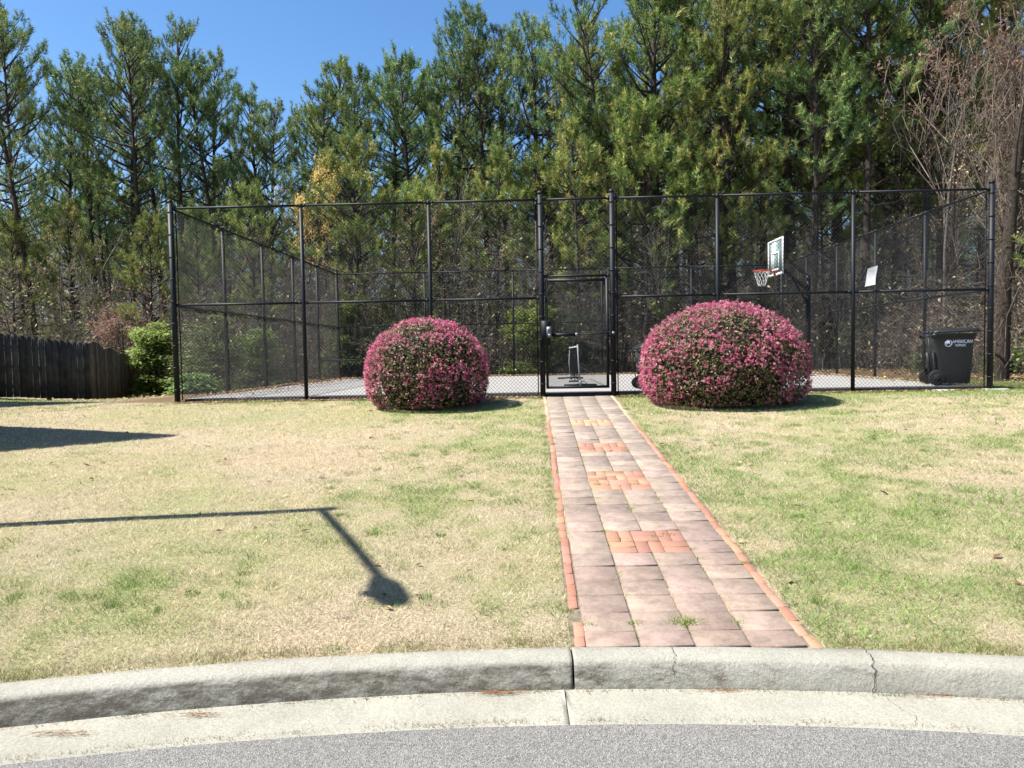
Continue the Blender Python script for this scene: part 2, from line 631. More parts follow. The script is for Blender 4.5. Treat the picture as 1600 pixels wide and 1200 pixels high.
crack(kerb, ang(1.80, 3.92), 3, .005)
crack(kerb, ang(.82, 4.0), 5, .0028, 2, 9)
struct(kerb.build('kerb', [M_kerb, crackm], smooth=True))
gut = MB()
gprof = [(R_ASPH - .05, -.1), (R_ASPH - .05, .004), (R_ASPH, .016), (R_ASPH + .12, .017), (R_GUT - .05, .019), (R_GUT + .04, .034)]
for k in range(len(cuts) - 1):
    V, T, Q = ring(gprof, cuts[k] + .0002 + .004, cuts[k + 1] - .0002 + .004, 120, .003, k + 50)
    gut.add(V, T, Q)
r = np.random.RandomState(9)
for a in (ang(1.80, 3.7) - .004,):
    aa = a + np.cumsum(r.randn(30) * .0006)
    rr_ = np.linspace(R_ASPH + .01, R_GUT - .01, 30)
    zz_ = np.interp(rr_, [g[0] for g in gprof[2:]], [g[1] for g in gprof[2:]]) + .0025
    V = []
    for i in range(30):
        for sg in (-1, 1):
            q = aa[i] + sg * .00007
            V.append((CX + rr_[i] * math.cos(q), CY + rr_[i] * math.sin(q), zz_[i]))
    gut.add(V, None, [(2 * i, 2 * i + 1, 2 * i + 3, 2 * i + 2) for i in range(29)], 1)
struct(gut.build('gutter', [M_gutter, crackm], smooth=True))

# ------------------------------------------------------------------ path of pavers and bricks
PYAW = math.radians(1.5)
PW = 1.31


def pw(u, v, z=0.):                  # path coordinates: u across, v negative towards the kerb
    return np.array([GX + .0 + u * math.cos(PYAW) + v * math.sin(PYAW), GY - u * math.sin(PYAW) + v * math.cos(PYAW), z])


def pz(v):
    x, y = pw(.65, v)[:2]
    d = math.hypot(x - CX, y - CY) - R_KB
    return float(np.clip(.150 + .0665 * d, .15, .832)) + .016


path = MB()
BW = .064
insets = [(5.61, 6.04), (7.57, 7.99), (9.28, 9.70), (11.15, 11.56)]
vs = -10.34
tw = (PW - 2 * BW) / 4
row = 0
pcol = lambda v, r: np.array([.378, .276, .226]) * (.78 + .34 * r.rand()) * np.array([1, 1 + .05 * r.rand() + .012 * (v + 10.3), 1 + .05 * r.rand() + .014 * (v + 10.3)])
r = np.random.RandomState(21)


def clampk(v0, v1, u0, u1):
    """stop short of the kerb's curved back edge"""
    while True:
        ok = all(math.hypot(*(pw(u, v0)[:2] - np.array([CX, CY]))) > R_KB + .004 for u in (u0, u1))
        if ok or v0 > v1 - .03:
            return v0
        v0 += .005


def tile(u0, u1, v0, v1, m, col, dz=0., bev=.006):
    v0 = clampk(v0, v1, u0, u1)
    if v1 - v0 < .03:
        return
    uc, vc = (u0 + u1) / 2, (v0 + v1) / 2
    M = Matrix.Rotation(math.atan(.0665 + r.randn() * .012), 3, 'X') @ Matrix.Rotation(r.randn() * .010, 3, 'Y')
    c = pw(uc, vc, pz(vc) - .02 + dz + r.randn() * .0015)
    path.box(c, (u1 - u0, v1 - v0, .04), m, -PYAW + r.randn() * .004, col, bev, M)


v = vs
while v < -.12:
    p1 = min(v + .262, -.06)
    yv = GY + (v + p1) / 2
    for cidx in range(4):
        if cidx in (1, 2) and any(a - .12 < yv < b_ + .10 for a, b_ in insets):
            continue
        j = .0050
        o_ = r.randn() * .003
        tile(BW + cidx * tw + j, BW + (cidx + 1) * tw - j, v + j + o_, p1 - j + o_, 1, pcol(v, r))
    v += .262
    row += 1
for a, b2 in insets:
    # fit the inset between whole rows
    k0 = math.floor((a - .12 - GY - vs) / .262 + .5)
    yA = vs
    rows = [vs + k * .262 for k in range(60) if a - .12 < GY + vs + k * .262 + .131 < b2 + .10]
    va, vb = rows[0], rows[-1] + .262
    ua, ub = BW + tw, BW + 3 * tw
    nx, ny = 3, 2 if vb - va < .6 else 4
    for i in range(nx):
        for k in range(ny):
            x0, x1 = ua + (ub - ua) * i / nx, ua + (ub - ua) * (i + 1) / nx
            y0, y1 = va + (vb - va) * k / ny, va + (vb - va) * (k + 1) / ny
            nb = 2
            for q in range(nb):
                cc = np.array([.45, .225, .150]) * (.75 + .35 * r.rand()) * np.array([1, 1 + .15 * r.rand(), 1 + .2 * r.rand()])
                if r.rand() < .14:
                    cc = cc * .5 + np.array([.40, .32, .23]) * .5
                if a > 11:
                    cc = cc * .5 + np.array([.5, .38, .25]) * .5
                if (i + k) % 2 == 0:
                    tile(x0 + .004, x1 - .004, y0 + (y1 - y0) * q / nb + .003, y0 + (y1 - y0) * (q + 1) / nb - .003, 2, cc, -.001, .004)
                else:
                    tile(x0 + (x1 - x0) * q / nb + .003, x0 + (x1 - x0) * (q + 1) / nb - .003, y0 + .004, y1 - .004, 2, cc, -.001, .004)
for side in (0, 1):
    v = -10.34
    while v < -.1:
        L = .195
        if not (side == 0 and -10.08 < v < -9.88):
            cc = np.array([.44, .195, .135]) * (.8 + .35 * r.rand()) * np.array([1, 1 + .25 * r.rand(), 1 + .3 * r.rand()])
            if v > -3.5:
                wgt = min(1, (v + 3.5) / 1.2) * .75
                cc = cc * (1 - wgt) + np.array([.50, .42, .30]) * wgt
            u0 = .0 if side == 0 else PW - BW
            oo = r.randn() * .006
            tile(u0 + .003 + oo, u0 + BW - .004 + oo, v + .003, v + L - .003, 2, cc, -.003, .004)
        v += L
# bedding sheet
V = []
vv_ = np.linspace(-10.26, -.05, 80)
for v in vv_:
    for u in (-.015, PW + .015):
        V.append(pw(u, v, pz(v) - .0115))
path.add(V, None, [(2 * i, 2 * i + 1, 2 * i + 3, 2 * i + 2) for i in range(79)], 0)
struct(path.build('path', [M_joint, M_tile, M_brick], usecol=True))

# ------------------------------------------------------------------ grass
def blades(x, y, z, h, wd, col, lean=.9, r=rs):
    n = len(x)
    a = r.rand(n) * 2 * math.pi
    b = r.rand(n) * 2 * math.pi
    l = h * lean * np.sqrt(r.rand(n))
    P = np.stack([x, y, z], -1)
    dx = np.stack([np.cos(a), np.sin(a), np.zeros(n)], -1) * (wd / 2)[:, None]
    tip = P + np.stack([np.cos(b) * l, np.sin(b) * l, h], -1)
    P0 = P - np.array([0, 0, .012])
    V = np.stack([P0 - dx, P0 + dx, tip], 1).reshape(-1, 3)
    return V, np.arange(n * 3).reshape(-1, 3), np.repeat(col, 3, 0)


def lawncol(x, y, n, r):
    u, v = uv(x, y)
    g = fbm(x, y, 1.3, 31, 4) * .5 + fbm(x, y, .22, 41, 3) * .5
    # broad areas: dormant straw on the left, greener by the path, near the kerb and along the fence
    bias = -.10 * sstep(-1.2, -4.0, x) * sstep(5.0, 6.5, y) * (1 - sstep(12.6, 14, y)) + .06 * sstep(-3, 0, x) + .07 * sstep(11.0, 13.3, y) + .08 * sstep(5.4, 4.3, y) + .09 * sstep(4.5, 1.8, x) * sstep(1.0, 1.8, x) + .06 * sstep(1.2, 2.0, x) - .03 * sstep(1.2, -1.5, x)
    gg = sstep(.47, .61, g + bias) * .85 + .06
    isg = r.rand(n) < gg
    tan = np.minimum(np.array([.80, .67, .46]) * (.50 + .72 * r.rand(n, 1) ** .7), .92)
    tan = tan * (1 + np.array([.03, 0, -.12]) * r.randn(n, 1))
    tan = tan * (1 + (fbm(x, y, .9, 61)[:, None] - .5) * np.array([.25, .05, -.25]))
    bright = sstep(.56, .70, g + bias)[:, None]
    grn = (np.array([.44, .47, .19]) * (1 - bright) + np.array([.25, .40, .09]) * bright) * (.45 + .85 * r.rand(n, 1))
    return np.where(isg[:, None], grn, tan), isg, bright[:, 0]


def onlawn(x, y):
    u, v = uv(x, y)
    dx, dy = x - GX, y - GY
    pu = dx * math.cos(PYAW) - dy * math.sin(PYAW)
    d = np.hypot(x - CX, y - CY) - R_KB
    inpath = (pu > -.018) & (pu < PW + .018) & (dy < .0)
    court = (u > U0 - .05) & (u < U1 + .1) & (v > -.02)
    return (d > .015) & ~inpath & ~court


VV, TTs, CC = [], [], []
off = 0
for (y0, y1, dens, hh, ww) in ((-0.5, 5.5, 6500, 1., .0042), (5.5, 7.5, 4600, 1., .005), (7.5, 10, 3000, 1., .0062), (10, 14.4, 1700, 1.0, .008), (14.4, 20, 700, 1.0, .012)):
    xm = max(y1, 4.6) * .70 + .6
    if y0 >= 14.4:
        xm = 15
    n = int(dens * 2 * xm * (y1 - max(y0, 2.4 if y0 < 0 else y0)))
    y = max(y0, 2.4 if y0 < 0 else y0) + rs.rand(n) * (y1 - max(y0, 2.4 if y0 < 0 else y0))
    x = (rs.rand(n) * 2 - 1) * xm
    k = onlawn(x, y) & (np.abs(x) < .70 * y + .8)
    u, v = uv(x, y)
    k &= (v < .0) | (x < -7.6) | (x > 9.2)
    x, y = x[k], y[k]
    n = len(x)
    c_, isg, br = lawncol(x, y, n, rs)
    h = (.010 + .020 * rs.rand(n)) * hh * (1 + .6 * br * isg) * (.45 + 1.15 * fbm(x, y, .16, 71, 2))
    c_ = c_ * (.66 + .46 * fbm(x, y, .11, 83, 2))[:, None] * (.55 + .95 * vnoise(x, y, .028, 91))[:, None]
    V, T, c3 = blades(x, y, ground(x, y), h, np.full(n, ww) * (.6 + .8 * rs.rand(n)), c_, 2.3)
    VV.append(V)
    TTs.append(T + off)
    CC.append(c3)
    off += len(V)
# taller tufts along kerb, path edges and scattered weeds in the lawn
def tuft_cloud(cx, cy, rad, n, h, col, wd=.004, zf=None):
    global off
    a, q = rs.rand(n) * 6.283, np.sqrt(rs.rand(n)) * rad
    x, y = cx + q * np.cos(a), cy + q * np.sin(a)
    z = ground(x, y) if zf is None else np.full(n, zf)
    hh = h * (.5 + .6 * rs.rand(n))
    V, T, c3 = blades(x, y, z, hh, np.full(n, wd), np.array(col) * (.6 + .7 * rs.rand(n, 1)), 1.1)
    return V, T, c3


for i in range(760):
    which = rs.rand()
    if which < .45:      # along the kerb
        a = ang(-4.5 + 9 * rs.rand(), 4)
        rr_ = R_KB + .03 + .09 * rs.rand()
        cx, cy = CX + rr_ * math.cos(a), CY + rr_ * math.sin(a)
        if .2 < cx < 1.65:
            continue
        col = [[.25, .36, .09], [.46, .37, .22], [.34, .25, .13]][rs.randint(0, 3)]
        q = tuft_cloud(cx, cy, .05 + .05 * rs.rand(), 34, .018 + .022 * rs.rand(), col)
    elif which < .72:    # along the path sides
        v = -10.2 * rs.rand()
        u = -.045 + .03 * rs.rand() if rs.rand() < .6 else PW + .045 - .03 * rs.rand()
        cx, cy = pw(u, v)[:2]
        q = tuft_cloud(cx, cy, .06, 40, .03, [.24, .34, .09] if rs.rand() < .6 else [.5, .42, .27])
    else:                # weeds in the lawn
        cy = 4.6 + 8 * rs.rand() ** 1.5
        cx = (rs.rand() * 2 - 1) * (.68 * cy)
        if not onlawn(np.array([cx]), np.array([cy]))[0] or (cx < -2 and cy > 5.5):
            continue
        q = tuft_cloud(cx, cy, .04 + .12 * rs.rand(), 70, .04, [.23, .35, .085], .005)
    VV.append(q[0])
    TTs.append(q[1] + off)
    CC.append(q[2])
    off += len(q[0])
me = mesh('grass', np.concatenate(VV), np.concatenate(TTs), None, M_grass, None, np.concatenate(CC))
stuff(link('grass', me), 'patchy straw coloured and green lawn grass on both sides of the paver path', 'grass')

# weeds in joints of the path and in the gutter seam
VV, TTs, CC = [], [], []
off = 0
spots = [(BW + 2 * tw, -9.98, .10, 150), (BW + tw, -9.98, .045, 60), (BW + 3 * tw, -9.98, .04, 50), (BW + tw, -8.25, .05, 50), (BW + 2 * tw, -7.6, .06, 60), (.11, -10.0, .05, 50), (BW + 3 * tw, -8.9, .04, 30),
         (BW + 3 * tw - .1, -8.35, .07, 60), (BW + 2.3 * tw, -8.4, .06, 50), (BW + 1.4 * tw, -8.45, .05, 40), (BW + tw + .1, -6.72, .07, 60), (BW + 2.5 * tw, -6.72, .09, 60), (BW + tw + .12, -5.05, .07, 50), (BW + 2.9 * tw, -5.05, .06, 40), (PW - .05, -9.0, .05, 40), (PW - .03, -5.7, .05, 40), (BW + tw, -7.8, .06, 30), (.06, -4.6, .06, 60), (.06, -4.2, .05, 60)]
for k in range(46):
    spots.append((BW + rs.randint(1, 4) * tw, -10.2 + 8 * rs.rand(), .012, 6))
for (u, v, rd, n) in spots:
    a, q = rs.rand(n) * 6.283, np.sqrt(rs.rand(n)) * rd
    P = np.array([pw(u + q[i] * math.cos(a[i]) * (1 if rd > .03 else .3), v + q[i] * math.sin(a[i]) * (.5 if rd > .03 else 3), pz(v) - .002) for i in range(n)])
    V, T, c3 = blades(P[:, 0], P[:, 1], P[:, 2], (.008 + .016 * rs.rand(n)) * (1.9 if n > 100 else 1), np.full(n, .006), np.array([.26, .36, .07]) * (.6 + .7 * rs.rand(n, 1)), 2.0)
    VV.append(V); TTs.append(T + off); CC.append(c3); off += len(V)
for k in range(260):
    a = ang(-4 + 8 * rs.rand(), 3.6)
    if rs.rand() < .6:
        rr_ = R_ASPH + .004 + .02 * rs.rand()
        zf = .014
    else:
        rr_, zf = R_GUT - .01, .026
    cx, cy = CX + rr_ * math.cos(a), CY + rr_ * math.sin(a)
    n = 14
    col = [[.34, .25, .12], [.42, .26, .13], [.2, .25, .07]][rs.randint(0, 3)]
    q = rs.randn(n, 2) * np.array([[.035, .008]])
    V, T, c3 = blades(cx + q[:, 0], cy + q[:, 1] - .04 * q[:, 0] * (cx - CX), np.full(n, zf), .006 + .014 * rs.rand(n), np.full(n, .006), np.array(col) * (.6 + .7 * rs.rand(n, 1)), 2.5)
    VV.append(V); TTs.append(T + off); CC.append(c3); off += len(V)
me = mesh('weeds', np.concatenate(VV), np.concatenate(TTs), None, M_grass, None, np.concatenate(CC))
stuff(link('weeds', me), 'small weeds and dead debris growing in paver joints and the gutter seam', 'weeds')

# fallen leaves
def leafcards(P, size, col, r=rs, curl=.35, flat=.5):
    n = len(P)
    a = r.rand(n) * 6.283
    tl = (r.rand(n) - .5) * 2 * flat
    d = np.stack([np.cos(a), np.sin(a), tl], -1)
    s_ = np.stack([-np.sin(a), np.cos(a), (r.rand(n) - .5) * 2 * flat], -1)
    sz = size[:, None]
    up = np.array([0, 0, 1.])
    V = np.stack([P - d * sz, P + s_ * sz * .45 + up * sz * curl * r.rand(n, 1), P + d * sz, P - s_ * sz * .45 + up * sz * curl * r.rand(n, 1)], 1).reshape(-1, 3)
    T = (np.arange(n) * 4)[:, None, None] + np.array([[0, 1, 2], [0, 2, 3]])[None]
    return V, T.reshape(-1, 3), np.repeat(col, 4, 0)


n1 = 190
y = 4.5 + 9.3 * rs.rand(n1)
x = (rs.rand(n1) * 2 - 1) * y * .68
P1 = np.stack([x, y, ground(x, y) + .016], -1)
n2 = 2600
ul = U0 + (U1 - U0) * rs.rand(n2)
vl = -.02 - .22 * rs.rand(n2) ** 2
P2 = np.array([cw(a, b_, 0) for a, b_ in zip(ul, vl)])
P2[:, 2] = ground(P2[:, 0], P2[:, 1]) + .02
n3 = 5000                      # along the inside edges of the court
e = rs.rand(n3)
ul = np.where(e < .25, U0 + .1 + 1.2 * rs.rand(n3) ** 2, np.where(e < .4, U1 - .1 - .8 * rs.rand(n3) ** 2, U0 + (U1 - U0) * rs.rand(n3)))
vl = np.where(e < .4, .3 + 11.5 * rs.rand(n3), VD - .1 - 1.1 * rs.rand(n3) ** 1.5)
P3 = np.array([cw(a, b_, ZL + .12 - .0095 * b_) for a, b_ in zip(ul, vl)])
n4 = 26000                     # woodland floor
yy4 = 15 + 30 * rs.rand(n4)
xx4 = (rs.rand(n4) * 2 - 1) * yy4 * .75
uu4, vv4 = uv(xx4, yy4)
k4 = ((vv4 > VD + .1) | (uu4 < U0 - 1.6) & (vv4 > 2) | (uu4 > U1 + 2) & (vv4 > 2.4)) & ~((xx4 < -9.5) & (yy4 < 19))
P4 = np.stack([xx4, yy4, ground(xx4, yy4) + .03], -1)[k4]
Pn = np.concatenate([P1, P2, P3, P4])
Pn = Pn[onlawn(Pn[:, 0], Pn[:, 1]) | (np.arange(len(Pn)) >= n1 + n2)]
n = len(Pn)
pal = np.array([[.30, .17, .08], [.42, .27, .13], [.16, .085, .045], [.5, .36, .2], [.10, .06, .04]])
cl = pal[rs.randint(0, 5, n)]
sz = .020 + .026 * rs.rand(n) ** 1.4
sz[-int(k4.sum()):] *= 1.7
V, T, c3 = leafcards(Pn, sz, cl)
# pine straw scraps in the gutter
ns = 420
cs = np.array([(-1.55, 3.66), (2.1, 3.72), (1.05, 3.83), (2.75, 3.5), (-.1, 3.84), (-2.1, 3.50)])
ci = cs[rs.randint(0, len(cs), ns)]
a = rs.rand(ns) * 6.283
ps = np.c_[ci[:, 0] + rs.randn(ns) * .075, ci[:, 1] + rs.randn(ns) * .012 - .0, np.full(ns, .034)]
dirs = np.c_[np.cos(a), np.sin(a) * .25, rs.rand(ns) * .15]
mb = MB()
mb.add(V, T, None, 0, c3)
mb.segs(ps - dirs * .025, ps + dirs * .025, .0011, .0006, 3, 0, np.tile([[.38, .2, .09]], (ns, 1)) * (.6 + .7 * rs.rand(ns, 1)))
stuff(mb.build('fallen_leaves', M_litter, usecol=True), 'brown fallen leaves and pine straw scattered on lawn, court edges and woodland floor', 'leaves')

# ------------------------------------------------------------------ court slab
court = MB()
ZS = ZL + .075
nu, nv = 60, 40
us, vs2 = np.linspace(U0 + .12, U1 - .05, nu), np.linspace(.075, VD - .15, nv)
V = [cw(a, b_, ZS - .0095 * b_) for b_ in vs2 for a in us]
ii = np.arange(nu * nv).reshape(nv, nu)
court.add(V, None, np.stack([ii[:-1, :-1], ii[:-1, 1:], ii[1:, 1:], ii[1:, :-1]], -1).reshape(-1, 4), 0)
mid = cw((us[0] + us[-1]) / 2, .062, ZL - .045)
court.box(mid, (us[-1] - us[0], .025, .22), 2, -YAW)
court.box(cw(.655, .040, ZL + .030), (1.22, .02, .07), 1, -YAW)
for uu in (us[0], us[-1]):
    court.box(cw(uu, VD / 2, ZL - .01), (.025, VD - .2, .14), 2, -YAW)
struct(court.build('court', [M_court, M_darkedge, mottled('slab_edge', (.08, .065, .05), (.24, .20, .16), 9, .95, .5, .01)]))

# ------------------------------------------------------------------ chain-link court fence
FH = 3.66
fence = empty('chain_link_fence', tuple(cw(0, 0, ZL)))
tag(fence, 'tall black chain link fence enclosing the concrete sports court with a gate at the path', 'fence')
FL = np.array(cw(0, 0, ZL))


def fpart(mb, name, mats, parent=fence, smooth=False):
    o = mb.build(name, mats, None, smooth)
    o.parent = parent
    o.matrix_parent_inverse = Matrix.Translation(Vector(FL)).inverted()
    return o


def linkmesh(w_, h_, pitch=.0707, rad=.0027, lo=0.0):
    """wires of a w_ x h_ chain-link cloth in its own plane: arrays of ends (s, z, off)"""
    A, B = [], []
    for fam in (0, 1):
        k = np.arange(-math.ceil(h_ / pitch) - 1, math.ceil(w_ / pitch) + 1) * pitch
        for c in k:
            s0, s1 = max(0, c), min(w_, c + h_)
            if s1 - s0 < .01:
                continue
            z0, z1 = s0 - c, s1 - c
            if fam:
                A.append((w_ - s0, z0, .003)); B.append((w_ - s1, z1, .003))
            else:
                A.append((s0, z0, -.003)); B.append((s1, z1, -.003))
    return np.array(A), np.array(B)


def cloth(p0, p1, z0a, z0b, h_, name='wire_mesh', pitch=.0707, rad=.0027, off=(0, 0), parent=fence):
    p0, p1 = np.array(p0[:2]), np.array(p1[:2])
    w_ = np.linalg.norm(p1 - p0)
    d = (p1 - p0) / w_
    nrm = np.array([d[1], -d[0]])
    A, B = linkmesh(w_, h_, pitch, rad)

    def conv(P):
        q = p0 + P[:, :1] * d + (P[:, 2:] + off[0]) * nrm
        return np.c_[q, z0a + (z0b - z0a) * P[:, 0] / w_ + P[:, 1]]
    mb = MB()
    mb.segs(conv(A), conv(B), rad, rad, 3)
    return fpart(mb, name, M_wire, parent)


def post(p, z0, z1, r_, terminal=False, name='post', footing=False):
    mb = MB()
    x, y = p[:2]
    mb.tube([(x, y, z0 - .25), (x, y, z1)], r_, 16)
    if terminal:
        mb.tube([(x, y, z1 - .03), (x, y, z1), (x, y, z1 + .025), (x, y, z1 + .04)], [r_ * 1.12, r_ * 1.12, r_ * .8, r_ * .25], 16)
        for k in range(9):
            zb = z0 + .25 + (z1 - z0 - .45) * k / 8
            mb.tube([(x, y, zb - .012), (x, y, zb + .012)], r_ + .006, 16)
    else:
        mb.tube([(x, y, z1 - .06), (x, y, z1 - .01), (x, y, z1 + .02)], [r_ * 1.15, r_ * 1.15, r_ * .7], 16)
    o = fpart(mb, name, M_black, smooth=False)
    return o


def rail(p0, p1, r_, name='rail'):
    mb = MB()
    p0, p1 = np.array(p0), np.array(p1)
    mb.tube([p0, p1], r_, 12)
    L = np.linalg.norm(p1 - p0)
    d = (p1 - p0) / L
    mb.tube([p0, p0 + d * .05], r_ * 1.25, 12)
    mb.tube([p1 - d * .05, p1], r_ * 1.25, 12)
    return fpart(mb, name, M_black)


zt = ZL + FH
front = [U0, -4.44, -2.06, 0, 1.31, 3.23, 5.68, U1]
term = {U0, 0, 1.31, U1}
for u in front:
    tm = u in term
    post(cw(u, 0), ZL, zt + (.11 if tm else .0), .050 if tm else .036, tm)
for a, b2 in zip(front[:-1], front[1:]):
    rail(cw(a + .04, 0, zt - .02), cw(b2 - .04, 0, zt - .02), .022, 'top_rail')
    if a == 0:
        rail(cw(a + .05, 0, ZL + 2.235), cw(b2 - .05, 0, ZL + 2.235), .024, 'gate_header')
        cloth(cw(a + .05, .03), cw(b2 - .05, .03), ZL + 2.24, ZL + 2.24, FH - 2.26)
    else:
        rail(cw(a + .04, 0, ZL + 1.84), cw(b2 - .04, 0, ZL + 1.84), .023, 'mid_rail')
        cloth(cw(a + .02, .035), cw(b2 - .02, .035), ZL + .02, ZL + .02, FH - .05)
# tension bars beside terminal posts
for u, sg in ((U0, 1), (0, -1), (1.31, 1), (U1, -1)):
    mb = MB()
    mb.box(cw(u + sg * .085, .035, ZL + FH / 2), (.02, .006, FH - .1), 0, -YAW)
    fpart(mb, 'tension_bar', M_black)
# side fences
for u in (U0, U1):
    vsx = [0, 2.4, 4.8, 7.2, 9.6, VD]
    for k in range(5):
        a, b2 = vsx[k], vsx[k + 1]
        za, zb = -.0085 * a, -.0085 * b2
        if k < 4:
            post(cw(u, b2), ZL + zb, zt + zb, .036)
        rail(cw(u, a + .04, zt - .02 + za), cw(u, b2 - .04, zt - .02 + zb), .022, 'top_rail')
        rail(cw(u, a + .04, ZL + 1.84 + za), cw(u, b2 - .04, ZL + 1.84 + zb), .022, 'mid_rail')
        cloth(cw(u, a + .02), cw(u, b2 - .02), ZL + za, ZL + zb, FH - .05, off=(.04 if u < 0 else -.04,), rad=.0022)
# rear fence
rear = list(np.linspace(U0, U1, 6))
zr = -.0085 * VD
for k, u in enumerate(rear):
    post(cw(u, VD), ZL + zr, zt + zr + (.1 if k in (0, 5) else 0), .05 if k in (0, 5) else .036, k in (0, 5))
for a, b2 in zip(rear[:-1], rear[1:]):
    rail(cw(a + .04, VD, zt - .02 + zr), cw(b2 - .04, VD, zt - .02 + zr), .021, 'top_rail')
    rail(cw(a + .04, VD, ZL + 1.84 + zr), cw(b2 - .04, VD, ZL + 1.84 + zr), .021, 'mid_rail')
    cloth(cw(a + .02, VD - .03), cw(b2 - .02, VD - .03), ZL + zr, ZL + zr, FH - .05, rad=.0022)
# concrete footings showing at the right-hand corner
for (u, s_) in ((U1 + .08, .22), (U1 - .88, .16)):
    mb = MB()
    c = cw(u, -.02 if s_ > .2 else -.12)
    n = 26
    ro = 1 + .16 * (rs.rand(n) - .5)
    V = []
    for z_, sc in ((-.1, 1), (.012, 1), (.03, .93), (.036, .8)):
        for i in range(n):
            a = i * 2 * math.pi / n
            V.append((c[0] + s_ * 1.25 * sc * ro[i] * math.cos(a), c[1] + s_ * .7 * sc * ro[i] * math.sin(a), ZL + z_ + (fbm(a, 0, .5, 3) - .5) * .01))
    V.append((c[0], c[1], ZL + .037))
    Q = [(k * n + i, k * n + (i + 1) % n, (k + 1) * n + (i + 1) % n, (k + 1) * n + i) for k in range(3) for i in range(n)]
    T = [(4 * n, 3 * n + i, 3 * n + (i + 1) % n) for i in range(n)]
    mb.add(V, T, Q)
    fpart(mb, 'footing', M_footing)

# gate leaf (part) with frame, mesh, lock, bar (sub-parts)
g = MB()
gz0, gz1, gu0, gu1 = ZL + .185, ZL + 2.155, .085, 1.205
for a, b2 in (((gu0, gz0), (gu0, gz1)), ((gu1, gz0), (gu1, gz1)), ((gu0, gz0), (gu1, gz0)), ((gu0, gz1), (gu1, gz1))):
    m_ = [(a[0] + b2[0]) / 2, (a[1] + b2[1]) / 2]
    g.box(cw(m_[0], -.01, m_[1]), (abs(b2[0] - a[0]) + .05, .045, .05) if a[1] == b2[1] else (.05, .046, abs(b2[1] - a[1]) + .05), 0, -YAW)
for zz_ in (gz0 + .25, gz0 + .95, gz1 - .22):      # hinges on the right
    g.tube([cw(1.255, -.02, zz_ - .04), cw(1.255, -.02, zz_ + .04)], .016, 10)
    g.box(cw(1.25, -.02, zz_), (.09, .02, .03), 0, -YAW)
gate = fpart(g, 'gate', M_black)
gate['label'] = 'gate leaf with fine mesh, grey lock and push bar'


def gpart(mb, name, mats, smooth=False):
    o = mb.build(name, mats, gate, smooth)
    o.matrix_parent_inverse = (gate.matrix_parent_inverse.copy() @ Matrix.Identity(4)).inverted() @ gate.matrix_parent_inverse if False else Matrix.Identity(4)
    return o


A, B = linkmesh(gu1 - gu0, gz1 - gz0, .023)
dd = np.array([cy_, -sy_])
p0 = np.array(cw(gu0, 0)[:2])
nn = np.array([sy_, cy_])
conv = lambda P: np.c_[p0 + P[:, :1] * dd + P[:, 2:] * nn, gz0 + P[:, 1]]
mb = MB()
mb.segs(conv(A), conv(B), .0024, .0024, 3)
gpart(mb, 'fine_mesh', M_wire)
mb = MB()
mb.box(cw(.065, -.045, ZL + 1.19), (.17, .03, .46), 0, -YAW, None, .004)
gpart(mb, 'lock_plate', M_black)
mb = MB()
mb.box(cw(.125, -.085, ZL + 1.21), (.085, .05, .20), 0, -YAW, None, .012)
for i in range(3):
    for k in range(2):
        mb.box(cw(.107 + .018 * i, -.114, ZL + 1.255 - .03 * k), (.010, .008, .018), 1, -YAW)
mb.box(cw(.135, -.12, ZL + 1.150), (.05, .05, .05), 0, -YAW, None, .01)
gpart(mb, 'lock', [M_lock, M_black])
mb = MB()
mb.box(cw(.40, -.05, ZL + 1.155), (.46, .05, .06), 0, -YAW, None, .01)
mb.box(cw(.635, -.055, ZL + 1.16), (.05, .06, .055), 1, -YAW, None, .01)
mb.tube([cw(.64, -.05, ZL + 1.165), cw(1.33, -.06, ZL + 1.175)], .010, 10, 0)
mb.box(cw(1.31, -.06, ZL + 1.175), (.05, .04, .045), 1, -YAW, None, .008)
gpart(mb, 'push_bar', [M_black, M_lock])

# paper notice tied to the fence
def pp(du, dz, dv=-.012):
    return cw(5.99 + du, dv, ZL + 1.93 + dz)


nt2 = 8
V, Q = [], []
for j in range(nt2 + 1):
    for i in range(nt2 + 1):
        a, b2 = i / nt2, j / nt2
        skew = .055 * b2
        V.append(pp(-.105 + a * .175 + skew - .02 * (1 - b2) * 0, b2 * .325 + .055 * a - .02 * a * (1 - b2) ** 3, -.012 - .03 * (1 - b2) ** 2 * a - .008 * math.sin(6 * b2 + 3 * a)))
for j in range(nt2):
    for i in range(nt2):
        k = j * (nt2 + 1) + i
        Q.append((k, k + 1, k + nt2 + 2, k + nt2 + 1))
V = np.array(V)
V2 = V + np.array([sy_, cy_, 0]) * .0008
nV = len(V)
mb = MB()
mb.add(np.r_[V, V2], None, Q + [tuple(np.array(q[::-1]) + nV) for q in Q])
M_paper, t, b = mat('weathered_paper', rough=.85)
ff = noise(t, 22, 5, .7, geopos(t))
t.links.new(ramp(t, ff, [(.3, (.62, .63, .68)), (.5, (.80, .81, .85)), (.7, (.85, .85, .88))]), b.inputs['Base Color'])
o = mb.build('paper_notice', M_paper)
tag(o, 'crooked white weathered paper notice hanging on the black fence above the mid rail', 'notice')


# ------------------------------------------------------------------ things on the court
def cz(v):
    return ZS - .0095 * v


# basketball hoop
def court_uv(px, Y):
    return uv(atpx(px, Y), Y)


